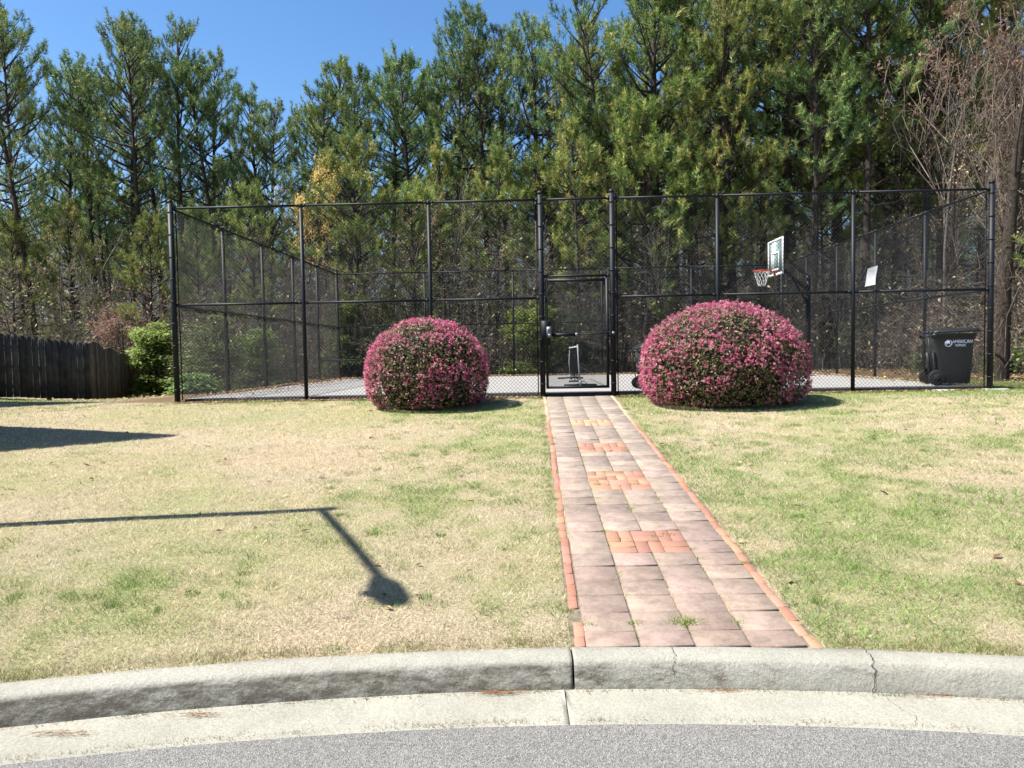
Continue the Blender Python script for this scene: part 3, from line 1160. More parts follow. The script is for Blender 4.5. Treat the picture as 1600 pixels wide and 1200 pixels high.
hu, hv = court_uv(1262, 21.6)
bu, bv = court_uv(1212, 21.6)
bu, bv = float(bu), float(bv)
hu = float(hu)
hoop = empty('basketball_hoop', tuple(cw(hu, bv, cz(bv))), -YAW)
tag(hoop, 'basketball hoop with clear white edged backboard and red rim near the right fence', 'basketball hoop')
H0 = 0.0
mb = MB()
mb.box((0, 0, 1.4), (.10, .10, 2.8), 0, 0, None, .01)
mb.box((0, 0, .012), (.34, .34, .02), 0)
mb.build('pole', M_black, hoop)
mb = MB()
dx = bu - hu
for s_ in (-1, 1):
    mb.tube([(0, .09 * s_, 2.35), (dx + .06, .09 * s_, 3.1)], .02, 8)
    mb.tube([(0, .09 * s_, 2.75), (dx + .06, .09 * s_, 3.5)], .018, 8)
mb.tube([(0, 0, 1.95), (dx * .5, 0, 2.75)], .028, 8)
mb.box((dx + .075, 0, 3.28), (.03, .35, .45), 0)
mb.build('support_arm', M_black, hoop)
RZ = 2.93
bb0, bb1 = RZ - .14, RZ + .86
bw = 1.32
mb = MB()
fr = .06
mb.box((dx, -bw / 2 + fr / 2, (bb0 + bb1) / 2), (.03, fr, bb1 - bb0), 0)
mb.box((dx, bw / 2 - fr / 2, (bb0 + bb1) / 2), (.03, fr, bb1 - bb0), 0)
mb.box((dx, 0, bb0 + fr / 2), (.028, bw - 2 * fr, fr), 0)
mb.box((dx, 0, bb1 - fr / 2), (.028, bw - 2 * fr, fr), 0)
bb = mb.build('backboard', M_white, hoop)
M_pane, t, b = mat('backboard_pane', (.75, .9, .88), .05, 0, .5)
tr = N(t, 'BsdfTransparent')
tr.inputs[0].default_value = (.62, .78, .76, 1)
mx = N(t, 'MixShader')
fr_ = N(t, 'Fresnel', IOR=1.45)
t.links.new(math_(t, 'ADD', fr_.outputs[0], .05), mx.inputs[0])
t.links.new(tr.outputs[0], mx.inputs[1])
t.links.new(b.outputs[0], mx.inputs[2])
t.links.new(mx.outputs[0], t.nodes['Material Output'].inputs[0])
mb = MB()
mb.box((dx, 0, (bb0 + bb1) / 2), (.012, bw - 2 * fr, bb1 - bb0 - 2 * fr), 0)
mb.build('pane', M_pane, bb)
mb = MB()
tw_, th_, tz = .61, .46, RZ + .02
for y_, z_, sy2, sz2 in ((-tw_ / 2, tz + th_ / 2, .05, th_ + .05), (tw_ / 2, tz + th_ / 2, .05, th_ + .05), (0, tz, tw_ - .05, .05), (0, tz + th_, tw_ - .05, .05)):
    mb.box((dx - .012, y_, z_), (.008, sy2, sz2), 0)
mb.build('target_square', M_white, bb)
mb = MB()
rc = (dx - .15 - .23, 0, RZ)
ths = np.linspace(0, 2 * math.pi, 33)
mb.tube([(rc[0] + .23 * math.cos(a), .23 * math.sin(a), RZ) for a in ths], .012, 8, 0, False)
mb.box((dx - .085, 0, RZ - .01), (.14, .16, .012))
mb.box((dx - .022, 0, RZ - .06), (.012, .16, .16))
for s_ in (-1, 1):
    mb.tube([(dx - .02, .07 * s_, RZ - .11), (dx - .22, .14 * s_, RZ - .01)], .008, 6)
mb.build('rim', M_rim, hoop)
A, B = [], []
nn_ = 12
for lv in range(4):
    r0, r1 = .225 - .035 * lv, .225 - .035 * (lv + 1)
    z0, z1 = RZ - .105 * lv, RZ - .105 * (lv + 1)
    for k in range(nn_):
        a0 = (k + .5 * (lv % 2)) * 2 * math.pi / nn_
        for sgn in (-.5, .5):
            a1 = a0 + sgn * 2 * math.pi / nn_
            A.append((rc[0] + r0 * math.cos(a0), r0 * math.sin(a0), z0))
            B.append((rc[0] + r1 * math.cos(a1), r1 * math.sin(a1), z1))
mb = MB()
mb.segs(A, B, .005, .005, 4)
mb.build('net', M_cord, hoop)


# wheeled bins
def rrect(lx, ly, rc_, z, cx=0, n=5):
    P = []
    for (sx, sy, a0) in ((1, 1, 0), (-1, 1, 90), (-1, -1, 180), (1, -1, 270)):
        for k in range(n):
            a = math.radians(a0 + 90 * k / (n - 1))
            P.append((cx + sx * (lx / 2 - rc_) + rc_ * math.cos(a), sy * (ly / 2 - rc_) + rc_ * math.sin(a), z))
    return P


def loft(mb, loops, m=0, cap0=True, cap1=True):
    n = len(loops[0])
    V = np.array([p for L in loops for p in L])
    Q = [(i * n + j, i * n + (j + 1) % n, (i + 1) * n + (j + 1) % n, (i + 1) * n + j) for i in range(len(loops) - 1) for j in range(n)]
    T = []
    if cap0:
        V = np.r_[V, [np.mean(loops[0], 0)]]
        T += [(len(V) - 1, (j + 1) % n, j) for j in range(n)]
    if cap1:
        V = np.r_[V, [np.mean(loops[-1], 0)]]
        k = (len(loops) - 1) * n
        T += [(len(V) - 1, k + j, k + (j + 1) % n) for j in range(n)]
    mb.add(V, T, Q, m)


def make_bin(loc, rz, lid_open, label):
    t = empty('wheeled_bin', loc, rz)
    tag(t, label, 'bin', 'wheeled bins inside the court fence')
    mb = MB()
    L = [rrect(.50, .50, .05, .03, .03), rrect(.52, .52, .06, .06, .03), rrect(.64, .60, .06, .62, .01), rrect(.655, .61, .06, .70, .0), rrect(.70, .64, .06, .84, -.01), rrect(.74, .66, .06, .93, -.01), rrect(.79, .70, .06, .94, -.01), rrect(.79, .70, .06, .985, -.01)]
    loft(mb, L)
    # recess ribs at the back between the wheels
    for y_ in (-.2, .2):
        mb.box((-.30, y_, .34), (.07, .03, .56), 0, 0, None, .006, Matrix.Rotation(-.12, 3, 'Y'))
    mb.tube([(-.31, -.30, .16), (-.31, .30, .16)], .014, 8)
    mb.build('body', M_bin, t)
    for y_ in (-.305, .305):
        wb = MB()
        a = np.array([(-.31, y_ - .03, .15), (-.31, y_ + .03, .15)])
        wb.tube([a[0], (-.31, y_ - .024, .15), (-.31, y_ + .024, .15), a[1]], [.13, .15, .15, .13], 24)
        wo = wb.build('wheel', M_rubber, t)
        hb = MB()
        s_ = -1 if y_ < 0 else 1
        hb.tube([(-.31, y_ + s_ * .028, .15), (-.31, y_ + s_ * .038, .15)], [.07, .05], 16)
        hb.build('hub', M_rubber, wo)
    hb = MB()
    hb.tube([(-.37, -.30, .90), (-.47, -.28, .955), (-.485, -.2, .965), (-.485, .2, .965), (-.47, .28, .955), (-.37, .30, .90)], .016, 8)
    for y_ in (-.26, .26):                          # struts below the handle
        hb.tube([(-.46, y_, .93), (-.42, y_, .60), (-.36, y_, .24)], .011, 8)
    hb.build('handle', M_bin, t)
    lb = MB()
    sh = np.array([-.40, 0, .99])
    Lp = [rrect(.84, .74, .07, 0, .43), rrect(.84, .74, .07, .03, .43), rrect(.76, .66, .09, .065, .43), rrect(.5, .45, .09, .085, .43)]
    loft(lb, Lp)
    for k in range(4):
        lb.box((.18 + .15 * k, 0, .083), (.02, .5, .014), 0, 0, None, .004)
    for y_ in (-.22, 0, .22):
        lb.tube([(-.0, y_ - .05, .02), (0, y_ + .05, .02)], .022, 8)
    lid = lb.build('lid', M_bin, t)
    lid.location = tuple(sh)
    lid.rotation_euler = (0, -lid_open, 0)
    return t


def text_mesh(s_, size):
    cu = bpy.data.curves.new('lettering', 'FONT')
    cu.body = s_
    cu.size = size
    cu.extrude = .0015
    o = bpy.data.objects.new('lettering', cu)
    C.objects.link(o)
    bpy.context.view_layer.update()
    dg = bpy.context.evaluated_depsgraph_get()
    me = bpy.data.meshes.new_from_object(o.evaluated_get(dg))
    bpy.data.objects.remove(o)
    return me


by_ = 14.92
bx = atpx(1484, by_)
bin1 = make_bin((bx, by_, cz(.5) + .0), math.radians(-12), .03, 'large black wheeled bin with pale round logo behind the right end of the fence')
# logo on the side facing the lawn (-y side)
lg = MB()
tilt = math.atan((.64 - .60) / 2 / .22)
yside = -.322
lz = .80
lg2 = []
for s_, size, x_, z_ in (('AMERICAN', .098, -.035, .80), ('DISPOSAL', .058, .02, .740)):
    me = text_mesh(s_, size)
    me.materials.clear()
    me.materials.append(M_logo)
    o = link('lettering', me, bin1)
    for v_ in me.vertices:
        v_.co.x *= .72
    o.rotation_euler = (math.radians(90 + 4), 0, 0)
    o.location = (x_ - .025, -.327 + (.8 - z_) * .05, z_)
n = 28
ringV, ringQ = [], []
for k in range(n):
    a = k * 2 * math.pi / n
    for rr_ in (.048, .066):
        ringV.append((-.125 + rr_ * math.cos(a), -.329 - .09 * (rr_ * math.sin(a)), .80 + rr_ * math.sin(a)))
for k in range(n):
    k2 = (k + 1) % n
    ringQ.append((2 * k, 2 * k2, 2 * k2 + 1, 2 * k + 1))
lg.add(ringV, None, ringQ)
for (ax, az, bx_, bz) in ((-.16, .775, -.125, .84), (-.125, .84, -.092, .775), (-.15, .80, -.10, .80), (-.165, .81, -.14, .83)):
    lg.box(((ax + bx_) / 2, -.3305, (az + bz) / 2), (math.hypot(bx_ - ax, bz - az), .003, .018), 0, 0, None, 0, Matrix.Rotation(-math.atan2(bz - az, bx_ - ax), 3, 'Y'))
lg.build('logo', M_logo, bin1)
b2y = 15.35
bin2 = make_bin((atpx(1021, b2y), b2y, cz(.9)), math.radians(2), .36, 'black wheeled bin with its lid propped up half hidden behind the wider pink bush')
bin2.scale = (.86, .86, .80)

# pickleball style portable net, seen end on through the gate
na_, nb_ = court_uv(906, 17.05), court_uv(896, 22.0)
pu0, pv0, pv1 = float(na_[0]), float(na_[1]), float(nb_[1])
net = empty('portable_net', tuple(cw(pu0, pv0, cz(pv0))), -YAW)
tag(net, 'portable court net on white posts and black feet seen end on through the gate', 'net')
Ln = pv1 - pv0
sl = -.0095
for k, v in enumerate((0, Ln)):
    mb = MB()
    mb.tube([(.0, v, v * sl + .02), (-.03, v, v * sl + .50), (-.05 if k == 0 else .0, v, v * sl + .93)], [.020, .019, .017], 10)
    mb.tube([(.0, v, v * sl + .02), (.0, v, v * sl + .14)], .03, 10)
    mb.build('net_post', M_whitetube, net)
    mb = MB()
    mb.tube([(-.36, v, v * sl + .03), (0, v, v * sl + .045), (.36, v, v * sl + .03)], .024, 8)
    mb.tube([(0, v, v * sl + .03), (0, v + (.5 if k == 0 else -.5), v * sl + .035)], .022, 8)
    mb.build('foot', M_black, net)
mb = MB()
mb.tube([(-.15, Ln / 2, sl * Ln / 2 + .03), (.12, Ln / 2, sl * Ln / 2 + .03)], .022, 8)
mb.tube([(0, Ln / 2, sl * Ln / 2 + .03), (0, Ln / 2, sl * Ln / 2 + .86)], .012, 8)
mb.build('centre_stand', M_black, net)
mb = MB()
A, B = [], []
for z_ in np.arange(.12, .86, .05):
    A.append((-.02, .03, z_)); B.append((-.005, Ln - .03, z_ + sl * Ln))
for y_ in np.arange(.03, Ln, .05):
    A.append((-.02, y_, .12 + sl * y_)); B.append((-.02, y_, .86 + sl * y_))
mb.segs(A, B, .0009, .0009, 3)
mb.build('netting', M_wire, net)
mb = MB()
mb.box((-.035, Ln / 2, .885 + sl * Ln / 2), (.010, Ln, .03), 0, 0, None, 0, Matrix.Rotation(sl, 3, 'X'))
mb.build('top_tape', M_white, net)
mb = MB()
mb.tube([(.0, .0, .10), (.10, .05, .12), (.14, .12, .06), (.15, .3, .02)], .007, 6)
mb.build('strap', M_black, net)

# yellow ball
bm_u, bm_v = court_uv(1383, 18.2)
mb = MB()
prof = [(0, -.036)] + [(.036 * math.sin(a), -.036 * math.cos(a)) for a in np.linspace(.3, 2.85, 9)] + [(0, .036)]
cc = cw(float(bm_u), float(bm_v), cz(float(bm_v)) + .037)
mb.tube([(0, 0, z_) for _, z_ in prof], [max(r_, .001) for r_, _ in prof], 16)
ball = mb.build('ball', M_ball, smooth=True)
ball.location = tuple(cc)
tag(ball, 'small yellow green ball lying at the far edge of the court near the bin', 'ball')

# low black folding frame at the back left of the court
fu, fv = court_uv(545, 24.6)
fu, fv = float(fu), float(fv)
fr = empty('folding_frame', tuple(cw(fu, fv, cz(fv))), -YAW)
tag(fr, 'low black folding frame with crossed legs near the back left corner of the court', 'folding frame')
mb = MB()
mb.tube([(-.75, 0, .64), (.95, 0, .64)], .022, 8)
mb.build('top_bar', M_black, fr)
for x_ in (0.0, .75):
    for s_ in (-1, 1):
        mb = MB()
        mb.tube([(x_ - .38 * s_, .1 * s_, .02), (x_, 0, .36), (x_ + .22 * s_, -.05 * s_, .63)], .014, 8)
        mb.build('leg', M_black, fr)


# ------------------------------------------------------------------ flowering bushes
def bush(px0, px1, pyt, yc, ry, label, seed, nleaf, nflo):
    r = np.random.RandomState(seed)
    xc = (atpx(px0, yc) + atpx(px1, yc)) / 2
    rx = (atpx(px1, yc) - atpx(px0, yc)) / 2
    z0 = float(ground(xc, yc))
    H = ztop((px0 + px1) / 2, pyt, yc) - z0
    t = empty('flowering_bush', (xc, yc, z0))
    tag(t, label, 'bush', 'pink flowering bushes in front of the court fence')

    def surf(n):
        d = r.randn(n, 3)
        d /= np.linalg.norm(d, axis=1)[:, None]
        # dome: full lower sides, round top
        zc = H * .40
        d2 = d.copy()
        e = np.where(d2[:, 2] > 0, H - zc, zc)
        k = 2.35
        s_ = (np.abs(d2[:, 0]) ** k + np.abs(d2[:, 1]) ** k + np.abs(d2[:, 2]) ** k) ** (-1 / k)
        d2[:, 2] = np.where(d2[:, 2] < 0, d2[:, 2] * 1.5, d2[:, 2])
        s_ = (np.abs(d2[:, 0]) ** 2.2 + np.abs(d2[:, 1]) ** 2.2) ** (1 / 2.2)
        s_ = (s_ ** 9 + np.abs(d2[:, 2]) ** 9) ** (-1 / 9)
        s_ = np.where(d2[:, 2] > 0, (np.abs(d2[:, 0]) ** 2.1 + np.abs(d2[:, 1]) ** 2.1 + np.abs(d2[:, 2]) ** 2.1) ** (-1 / 2.1), s_)
        P = d2 * s_[:, None] * np.c_[np.full(n, rx), np.full(n, ry), e]
        P[:, 2] += zc
        lump = (fbm(P[:, 0] * 3 + 7 * d[:, 1], P[:, 2] * 3 + 5 * d[:, 0], 1.0, seed) - .5) * .11
        P = P * (1 + lump[:, None] * np.array([1, 1, .7]))
        P[:, :2] *= (1 - .09 * sstep(.25, 0, P[:, 2] / H))[:, None]
        return P, d
    core = MB()
    th_ = np.linspace(0, 2 * math.pi, 25)[:-1]
    loops = []
    for f, sc in ((.04, .62), (.2, .74), (.45, .80), (.65, .72), (.8, .55), (.88, .3)):
        loops.append([(rx * sc * math.cos(a), ry * sc * math.sin(a), H * f) for a in th_])
    loft(core, loops)  # added solid core; its near-black colour stands for shade among the leaves
    A, B = [], []
    for k in range(160):
        a, rr_ = r.rand() * 6.28, .3 + .5 * r.rand()
        A.append((rx * .25 * math.cos(a), ry * .25 * math.sin(a), 0))
        B.append((rx * rr_ * math.cos(a), ry * rr_ * math.sin(a), H * (.2 + .6 * r.rand())))
    core.segs(A, B, .012, .004, 4, 0)
    core.build('branches', mottled('bush_branches_shade_core', (.012, .008, .007), (.03, .02, .016), 20, .95), t)
    # leaves in a shell 18 cm deep
    P, d = surf(nleaf)
    dep = 1 - .17 * r.rand(nleaf) ** 1.6 + .02 * r.randn(nleaf)
    gapn = fbm(P[:, 0] * 2.1 + 3, P[:, 2] * 2.1 + P[:, 1] * 1.3, .35, seed + 3, 2)
    P = P * dep[:, None]
    k = (P[:, 2] > .02) & ((gapn > .30) | (r.rand(nleaf) < .35))
    P, d = P[k], d[k]
    n = len(P)
    pal = np.array([[.045, .06, .025], [.12, .14, .045], [.27, .26, .10], [.15, .05, .045], [.26, .15, .10]])
    pr = np.array([.40, .18, .16, .12, .14])
    c = pal[r.choice(5, n, p=pr)] * (.6 + .9 * r.rand(n, 1))
    nrm = d + r.randn(n, 3) * .55
    nrm /= np.linalg.norm(nrm, axis=1)[:, None]
    ax = np.cross(nrm, r.randn(n, 3))
    ax /= np.linalg.norm(ax, axis=1)[:, None] + 1e-9
    bx_ = np.cross(nrm, ax)
    s_ = (.017 + .012 * r.rand(n))[:, None]
    V = np.stack([P - ax * s_, P + bx_ * s_ * .55, P + ax * s_, P - bx_ * s_ * .55], 1).reshape(-1, 3)
    T = ((np.arange(n) * 4)[:, None, None] + np.array([[0, 1, 2], [0, 2, 3]])[None]).reshape(-1, 3)
    link('foliage', mesh('foliage', V, T, None, M_leaf, None, np.repeat(c, 4, 0)), t)
    # flowers: fringes of strap petals; denser on the rim, the sunny side and in drifts
    P, d = surf(nflo * 3)
    dens = fbm(P[:, 0] * 1.2 + 11, P[:, 2] * 1.4 + P[:, 1], .5, seed + 9, 3)
    pr_ = .14 + 1.6 * sstep(.49, .66, dens) + .55 * sstep(.35, .95, -d[:, 0]) + .45 * sstep(.45, 1, np.abs(d[:, 0])) + .45 * sstep(.2, .8, d[:, 1]) + .25 * sstep(.5, 1, d[:, 2])
    k = (r.rand(len(P)) < pr_ * .30) & (P[:, 2] > .04)
    P, d = (P * (1.0 + .012 * r.randn(len(P), 1)))[k], d[k]
    P, d = P[:nflo], d[:nflo]
    n = len(P)
    base = np.array([.68, .145, .30]) * (.75 + .5 * r.rand(n, 1)) * np.array([1, 1, 1])
    pale = r.rand(n, 1) < .38
    base = np.where(pale, np.array([.80, .38, .46]) * (.85 + .3 * r.rand(n, 1)), base)
    npet = 9
    Pp = np.repeat(P, npet, 0) + r.randn(n * npet, 3) * .010
    dd_ = np.repeat(d, npet, 0) * .6 + r.randn(n * npet, 3) * .8
    dd_ /= np.linalg.norm(dd_, axis=1)[:, None]
    sd_ = np.cross(dd_, r.randn(n * npet, 3))
    sd_ /= np.linalg.norm(sd_, axis=1)[:, None] + 1e-9
    L = (.016 + .012 * r.rand(n * npet))[:, None]
    V = np.stack([Pp - sd_ * .0045, Pp + sd_ * .0045, Pp + dd_ * L + sd_ * .004, Pp + dd_ * L - sd_ * .004], 1).reshape(-1, 3)
    Q = np.arange(n * npet * 4).reshape(-1, 4)
    cc_ = np.repeat(np.repeat(base, npet, 0) * (.85 + .3 * r.rand(n * npet, 1)), 4, 0)
    link('flowers', mesh('flowers', V, None, Q, M_flower, None, cc_), t)
    return t


bush(573, 760, 499, 13.42, .94, 'smaller clipped dome bush of pink flowers left of the path before the fence', 4, 26000, 4200)
bush(1004, 1256, 477, 13.08, 1.08, 'wider clipped bush of pink flowers right of the path before the fence', 9, 40000, 6800)

# ------------------------------------------------------------------ wooden boundary fence (far left)
def board_fence(A_, B_, za, zb, topf, label, M_, seed, gaps):
    r = np.random.RandomState(seed)
    A_, B_ = np.array(A_), np.array(B_)
    L = np.linalg.norm(B_ - A_)
    d = (B_ - A_) / L
    rz = math.atan2(d[1], d[0])
    nrm = np.array([d[1], -d[0]])
    t = empty('wooden_fence', (A_[0], A_[1], za))
    tag(t, label, 'fence')
    n = int(L / .142)
    mb = MB()
    for k in range(n):
        s_ = (k + .5) * L / n
        p = A_ + d * s_
        zg = za + (zb - za) * s_ / L + .045 + .02 * r.rand()
        zt_ = zg + topf(s_ / L) + .005 * r.randn()
        wd = L / n - (.016 if r.rand() < gaps else .002)
        hw = wd / 2
        P = []
        for off_ in (-.009, .009):
            for (a, b2) in ((-hw, zg), (hw, zg), (hw, zt_ - .016), (hw - .018, zt_), (-hw + .018, zt_), (-hw, zt_ - .016)):
                q = p + d * a + nrm * (off_ + .004 * r.randn() * 0)
                P.append((q[0] - A_[0], q[1] - A_[1], b2 - za))
        Q = [(0, 1, 2, 5), (5, 2, 3, 4), (7, 6, 11, 8), (8, 11, 10, 9)] + [(i, i + 6, (i + 1) % 6 + 6, (i + 1) % 6) for i in range(6)]
        mb.add(P, None, Q, 0, np.array([1, 1, 1]) * (.55 + .9 * r.rand()) * np.array([1, 1 - .06 * r.rand(), 1 - .12 * r.rand()]))
    mb.build('boards', M_, t, usecol=True)
    for f in (.18, .5, .82):
        rb = MB()
        c0 = np.array([0, 0]) - nrm * .035
        c1 = d * L - nrm * .035
        rb.box(((c0[0] + c1[0]) / 2, (c0[1] + c1[1]) / 2, (zb - za) / 2 + topf(.5) * f + .05), (L, .04, .08), 0, rz, None, 0, Matrix.Rotation(-math.atan((zb - za) / L), 3, 'Y'))
        rb.build('rail', M_, t, usecol=True)
    for k in range(int(L / 2.4) + 2):
        s_ = min(k * 2.4, L)
        p = d * s_ - nrm * .10
        pb = MB()
        zg = (zb - za) * s_ / L
        hgt = topf(s_ / L)
        pb.box((p[0], p[1], zg + hgt / 2 - .1), (.09, .09, hgt + .0), 0, rz, None, .008)
        pb.build('post', M_, t, usecol=True)
        if s_ >= L:
            break
    return t


# nearer run, shaded, top sagging towards the corner; then the scalloped run going back
PA, PB = (atpx(-110, 17.0), 17.0), (atpx(139, 19.6), 19.6)
PC = (atpx(221, 24.6), 24.6)
board_fence(PA, PB, float(ground(*PA)), float(ground(*PB)), lambda f: 1.50 - .14 * max(0, f - .3) ** 1.2, 'dark weathered wooden board fence at the left edge of the lawn', M_wood, 3, .35)


def scal(f):
    base = 1.42 - .30 * f
    k = f * 4
    return base + .10 * math.sin(math.pi * (k % 1)) - (.25 if f > .93 else 0)


board_fence(PB, PC, float(ground(*PB)), float(ground(*PC)), scal, 'browner wooden fence run with scalloped stepping top beside the green shrub', M_woodb, 5, .15)


# ------------------------------------------------------------------ trees
def needles(P, D, r, nn=24, L=.20, wd=.02, shoot=.32, pal=None):
    """brush-like tufts at P along D -> V, T, col"""
    n = len(P)
    D = D / (np.linalg.norm(D, axis=1)[:, None] + 1e-9)
    Pn = np.repeat(P, nn, 0)
    Dn = np.repeat(D, nn, 0)
    s_ = r.rand(n * nn, 1) * shoot
    perp = np.cross(Dn, r.randn(n * nn, 3))
    perp /= np.linalg.norm(perp, axis=1)[:, None] + 1e-9
    a = np.radians(22 + 55 * r.rand(n * nn, 1))
    dirn = Dn * np.cos(a) + perp * np.sin(a)
    side = np.cross(dirn, r.randn(n * nn, 3))
    side /= np.linalg.norm(side, axis=1)[:, None] + 1e-9
    B = Pn + Dn * s_
    LL = L * (.7 + .5 * r.rand(n * nn, 1))
    V = np.stack([B - side * wd / 2, B + side * wd / 2, B + dirn * LL], 1).reshape(-1, 3)
    T = np.arange(n * nn * 3).reshape(-1, 3)
    if pal is None:
        pal = np.array([[.065, .12, .04], [.10, .165, .05], [.16, .22, .065], [.25, .28, .095]])
    c = pal[r.choice(len(pal), n, p=[.30, .34, .24, .12])] * (.75 + .5 * r.rand(n, 1))
    return V, T, np.repeat(np.repeat(c, nn, 0) * (.85 + .3 * r.rand(n * nn, 1)), 3, 0)


def pine_meshes(seed, H=16., cb=.42, Rm=2.3, step=.23, lean=.3, dead=26, nn=22, low=False, tr=.15, pal=None):
    r = np.random.RandomState(seed)
    zs = np.linspace(0, H, 16)
    ph = r.rand() * 6.28
    tx = lean * np.sin(zs / H * 2.2 + ph) - lean * math.sin(ph)
    ty = lean * np.cos(zs / H * 1.7 + ph * 2) - lean * math.cos(ph * 2)
    trunk = MB()
    radii = tr * (1 - zs / H) ** .75 + .018
    radii[0] *= 1.25
    trunk.tube(np.c_[tx, ty, zs], radii, 9)
    tp = lambda h: np.array([np.interp(h, zs, tx), np.interp(h, zs, ty), h])
    A, B, Ra, Rb = [], [], [], []
    TP, TD = [], []
    h = cb * H
    k = 0
    while h < H - .15:
        t_ = (h - cb * H) / (H - cb * H)
        prof = min(1.0, .45 + t_ * 2.2) * min(1.0, (1 - t_) ** .55 * 1.2 + .10)
        L = Rm * prof * (.5 + .6 * r.rand())
        az = k * 2.399 + r.randn() * .5
        el = math.radians(8 + 42 * t_ + 12 * r.randn())
        p = tp(h)
        d = np.array([math.cos(az) * math.cos(el), math.sin(az) * math.cos(el), math.sin(el)])
        ns = 5
        pts = [p]
        for q in range(ns):
            d = d + np.array([0, 0, .10]) + r.randn(3) * .07
            d /= np.linalg.norm(d)
            pts.append(pts[-1] + d * L / ns)
        rb = .012 + .016 * L
        for q in range(ns):
            A.append(pts[q]); B.append(pts[q + 1]); Ra.append(rb * (1 - q / ns) + .004); Rb.append(rb * (1 - (q + 1) / ns) + .004)
        for q in range(3):
            TP.append(pts[-1] - d * .12 * q + r.randn(3) * .05); TD.append(d + r.randn(3) * .45 + np.array([0, 0, .8]))
        nsub = max(2, int(L * 3.4))
        for q in range(nsub):
            f = .42 + .56 * (q + r.rand()) / nsub
            i = min(int(f * ns), ns - 1)
            base = pts[i] + (pts[i + 1] - pts[i]) * (f * ns - i)
            dd2 = pts[i + 1] - pts[i]
            dd2 = dd2 / np.linalg.norm(dd2)
            sd_ = np.cross(dd2, [0, 0, 1.]) * (1 if q % 2 else -1)
            sdv = dd2 * .6 + sd_ * (.5 + .5 * r.rand()) + np.array([0, 0, .30 + .35 * r.rand()]) + r.randn(3) * .15
            sdv /= np.linalg.norm(sdv)
            l2 = L * (.16 + .22 * r.rand()) * (1.25 - f * .5)
            e = base + sdv * l2
            A.append(base); B.append(e); Ra.append(.009); Rb.append(.004)
            TP.append(e); TD.append(sdv + np.array([0, 0, .7]))
            if l2 > .45:
                TP.append(base + sdv * l2 * .6 + r.randn(3) * .06); TD.append(sdv + r.randn(3) * .4 + np.array([0, 0, .8]))
        h += step * (.6 + .8 * r.rand()) * (1.15 - .5 * t_)
        k += 1
    TP.append(tp(H)); TD.append(np.array([0, 0, 1.]))
    for q in range(4):
        TP.append(tp(H - .25) + r.randn(3) * .12); TD.append(np.array([r.randn() * .4, r.randn() * .4, 1.]))
    for q in range(dead):
        h = (.10 + (cb - .08) * r.rand()) * H
        az, el = r.rand() * 6.28, math.radians(-5 + 30 * r.rand())
        p = tp(h)
        d = np.array([math.cos(az) * math.cos(el), math.sin(az) * math.cos(el), math.sin(el)])
        L = (.5 + 1.5 * r.rand())
        m_ = p + d * L * .5
        e = m_ + (d + r.randn(3) * .3) * L * .5
        A += [p, m_]; B += [m_, e]; Ra += [.018, .010]; Rb += [.010, .003]
        for z in range(3):
            f = .3 + .6 * r.rand()
            b0 = p + d * L * .5 * f * 1.4
            A.append(b0); B.append(b0 + (d + r.randn(3) * .7) * L * .28); Ra.append(.006); Rb.append(.002)
    trunk.segs(A, B, Ra, Rb, 4)
    TP, TD = np.array(TP), np.array(TD)
    V, T, c = needles(TP, TD + r.randn(len(TD), 3) * .18, r, nn, .20, .024, .34, pal)
    o = trunk.build('trunk', M_bark)
    C.objects.unlink(o)
    tm = o.data
    bpy.data.objects.remove(o)
    return tm, mesh('crown', V, T, None, M_needle, None, c), H


tall = [pine_meshes(100 + i, 16, cb, rm, .19, ln, 30, 40, tr=.14) for i, (cb, rm, ln) in enumerate(((.40, 3.1, .35), (.34, 3.4, .5), (.44, 2.8, .3), (.38, 3.3, .6), (.31, 3.0, .4), (.46, 3.3, .45)))]
sparse = [pine_meshes(130 + i, 16, cb, rm, .21, ln, 34, 36, tr=.13) for i, (cb, rm, ln) in enumerate(((.42, 3.1, .5), (.36, 3.4, .4), (.46, 2.9, .7), (.38, 2.8, .3)))]
olive = np.array([[.09, .145, .035], [.16, .21, .05], [.25, .28, .07], [.33, .32, .10]])
dense = [pine_meshes(150 + i, 16, cb, rm, .17, ln, 24, 36, tr=.19, pal=olive) for i, (cb, rm, ln) in enumerate(((.22, 3.2, .4), (.30, 3.5, .3), (.26, 2.9, .5)))]
full = [pine_meshes(200 + i, 9.5, cb, rm, .15, ln, 10, 34, tr=.065, pal=olive) for i, (cb, rm, ln) in enumerate(((.22, 2.2, .15), (.28, 1.9, .2), (.18, 2.4, .1)))]


def bays(px):
    if px < 262: return 'left of the court fence'
    if px < 475: return 'behind the leftmost fence bay'
    if px < 673: return 'behind the smaller pink bush bay'
    if px < 848: return 'behind the bay left of the gate'
    if px < 958: return 'straight behind the gate'
    if px < 1121: return 'behind the bay right of the gate'
    if px < 1331: return 'behind the basketball hoop bay'
    if px < 1548: return 'behind the paper notice bay'
    return 'beyond the right corner post'


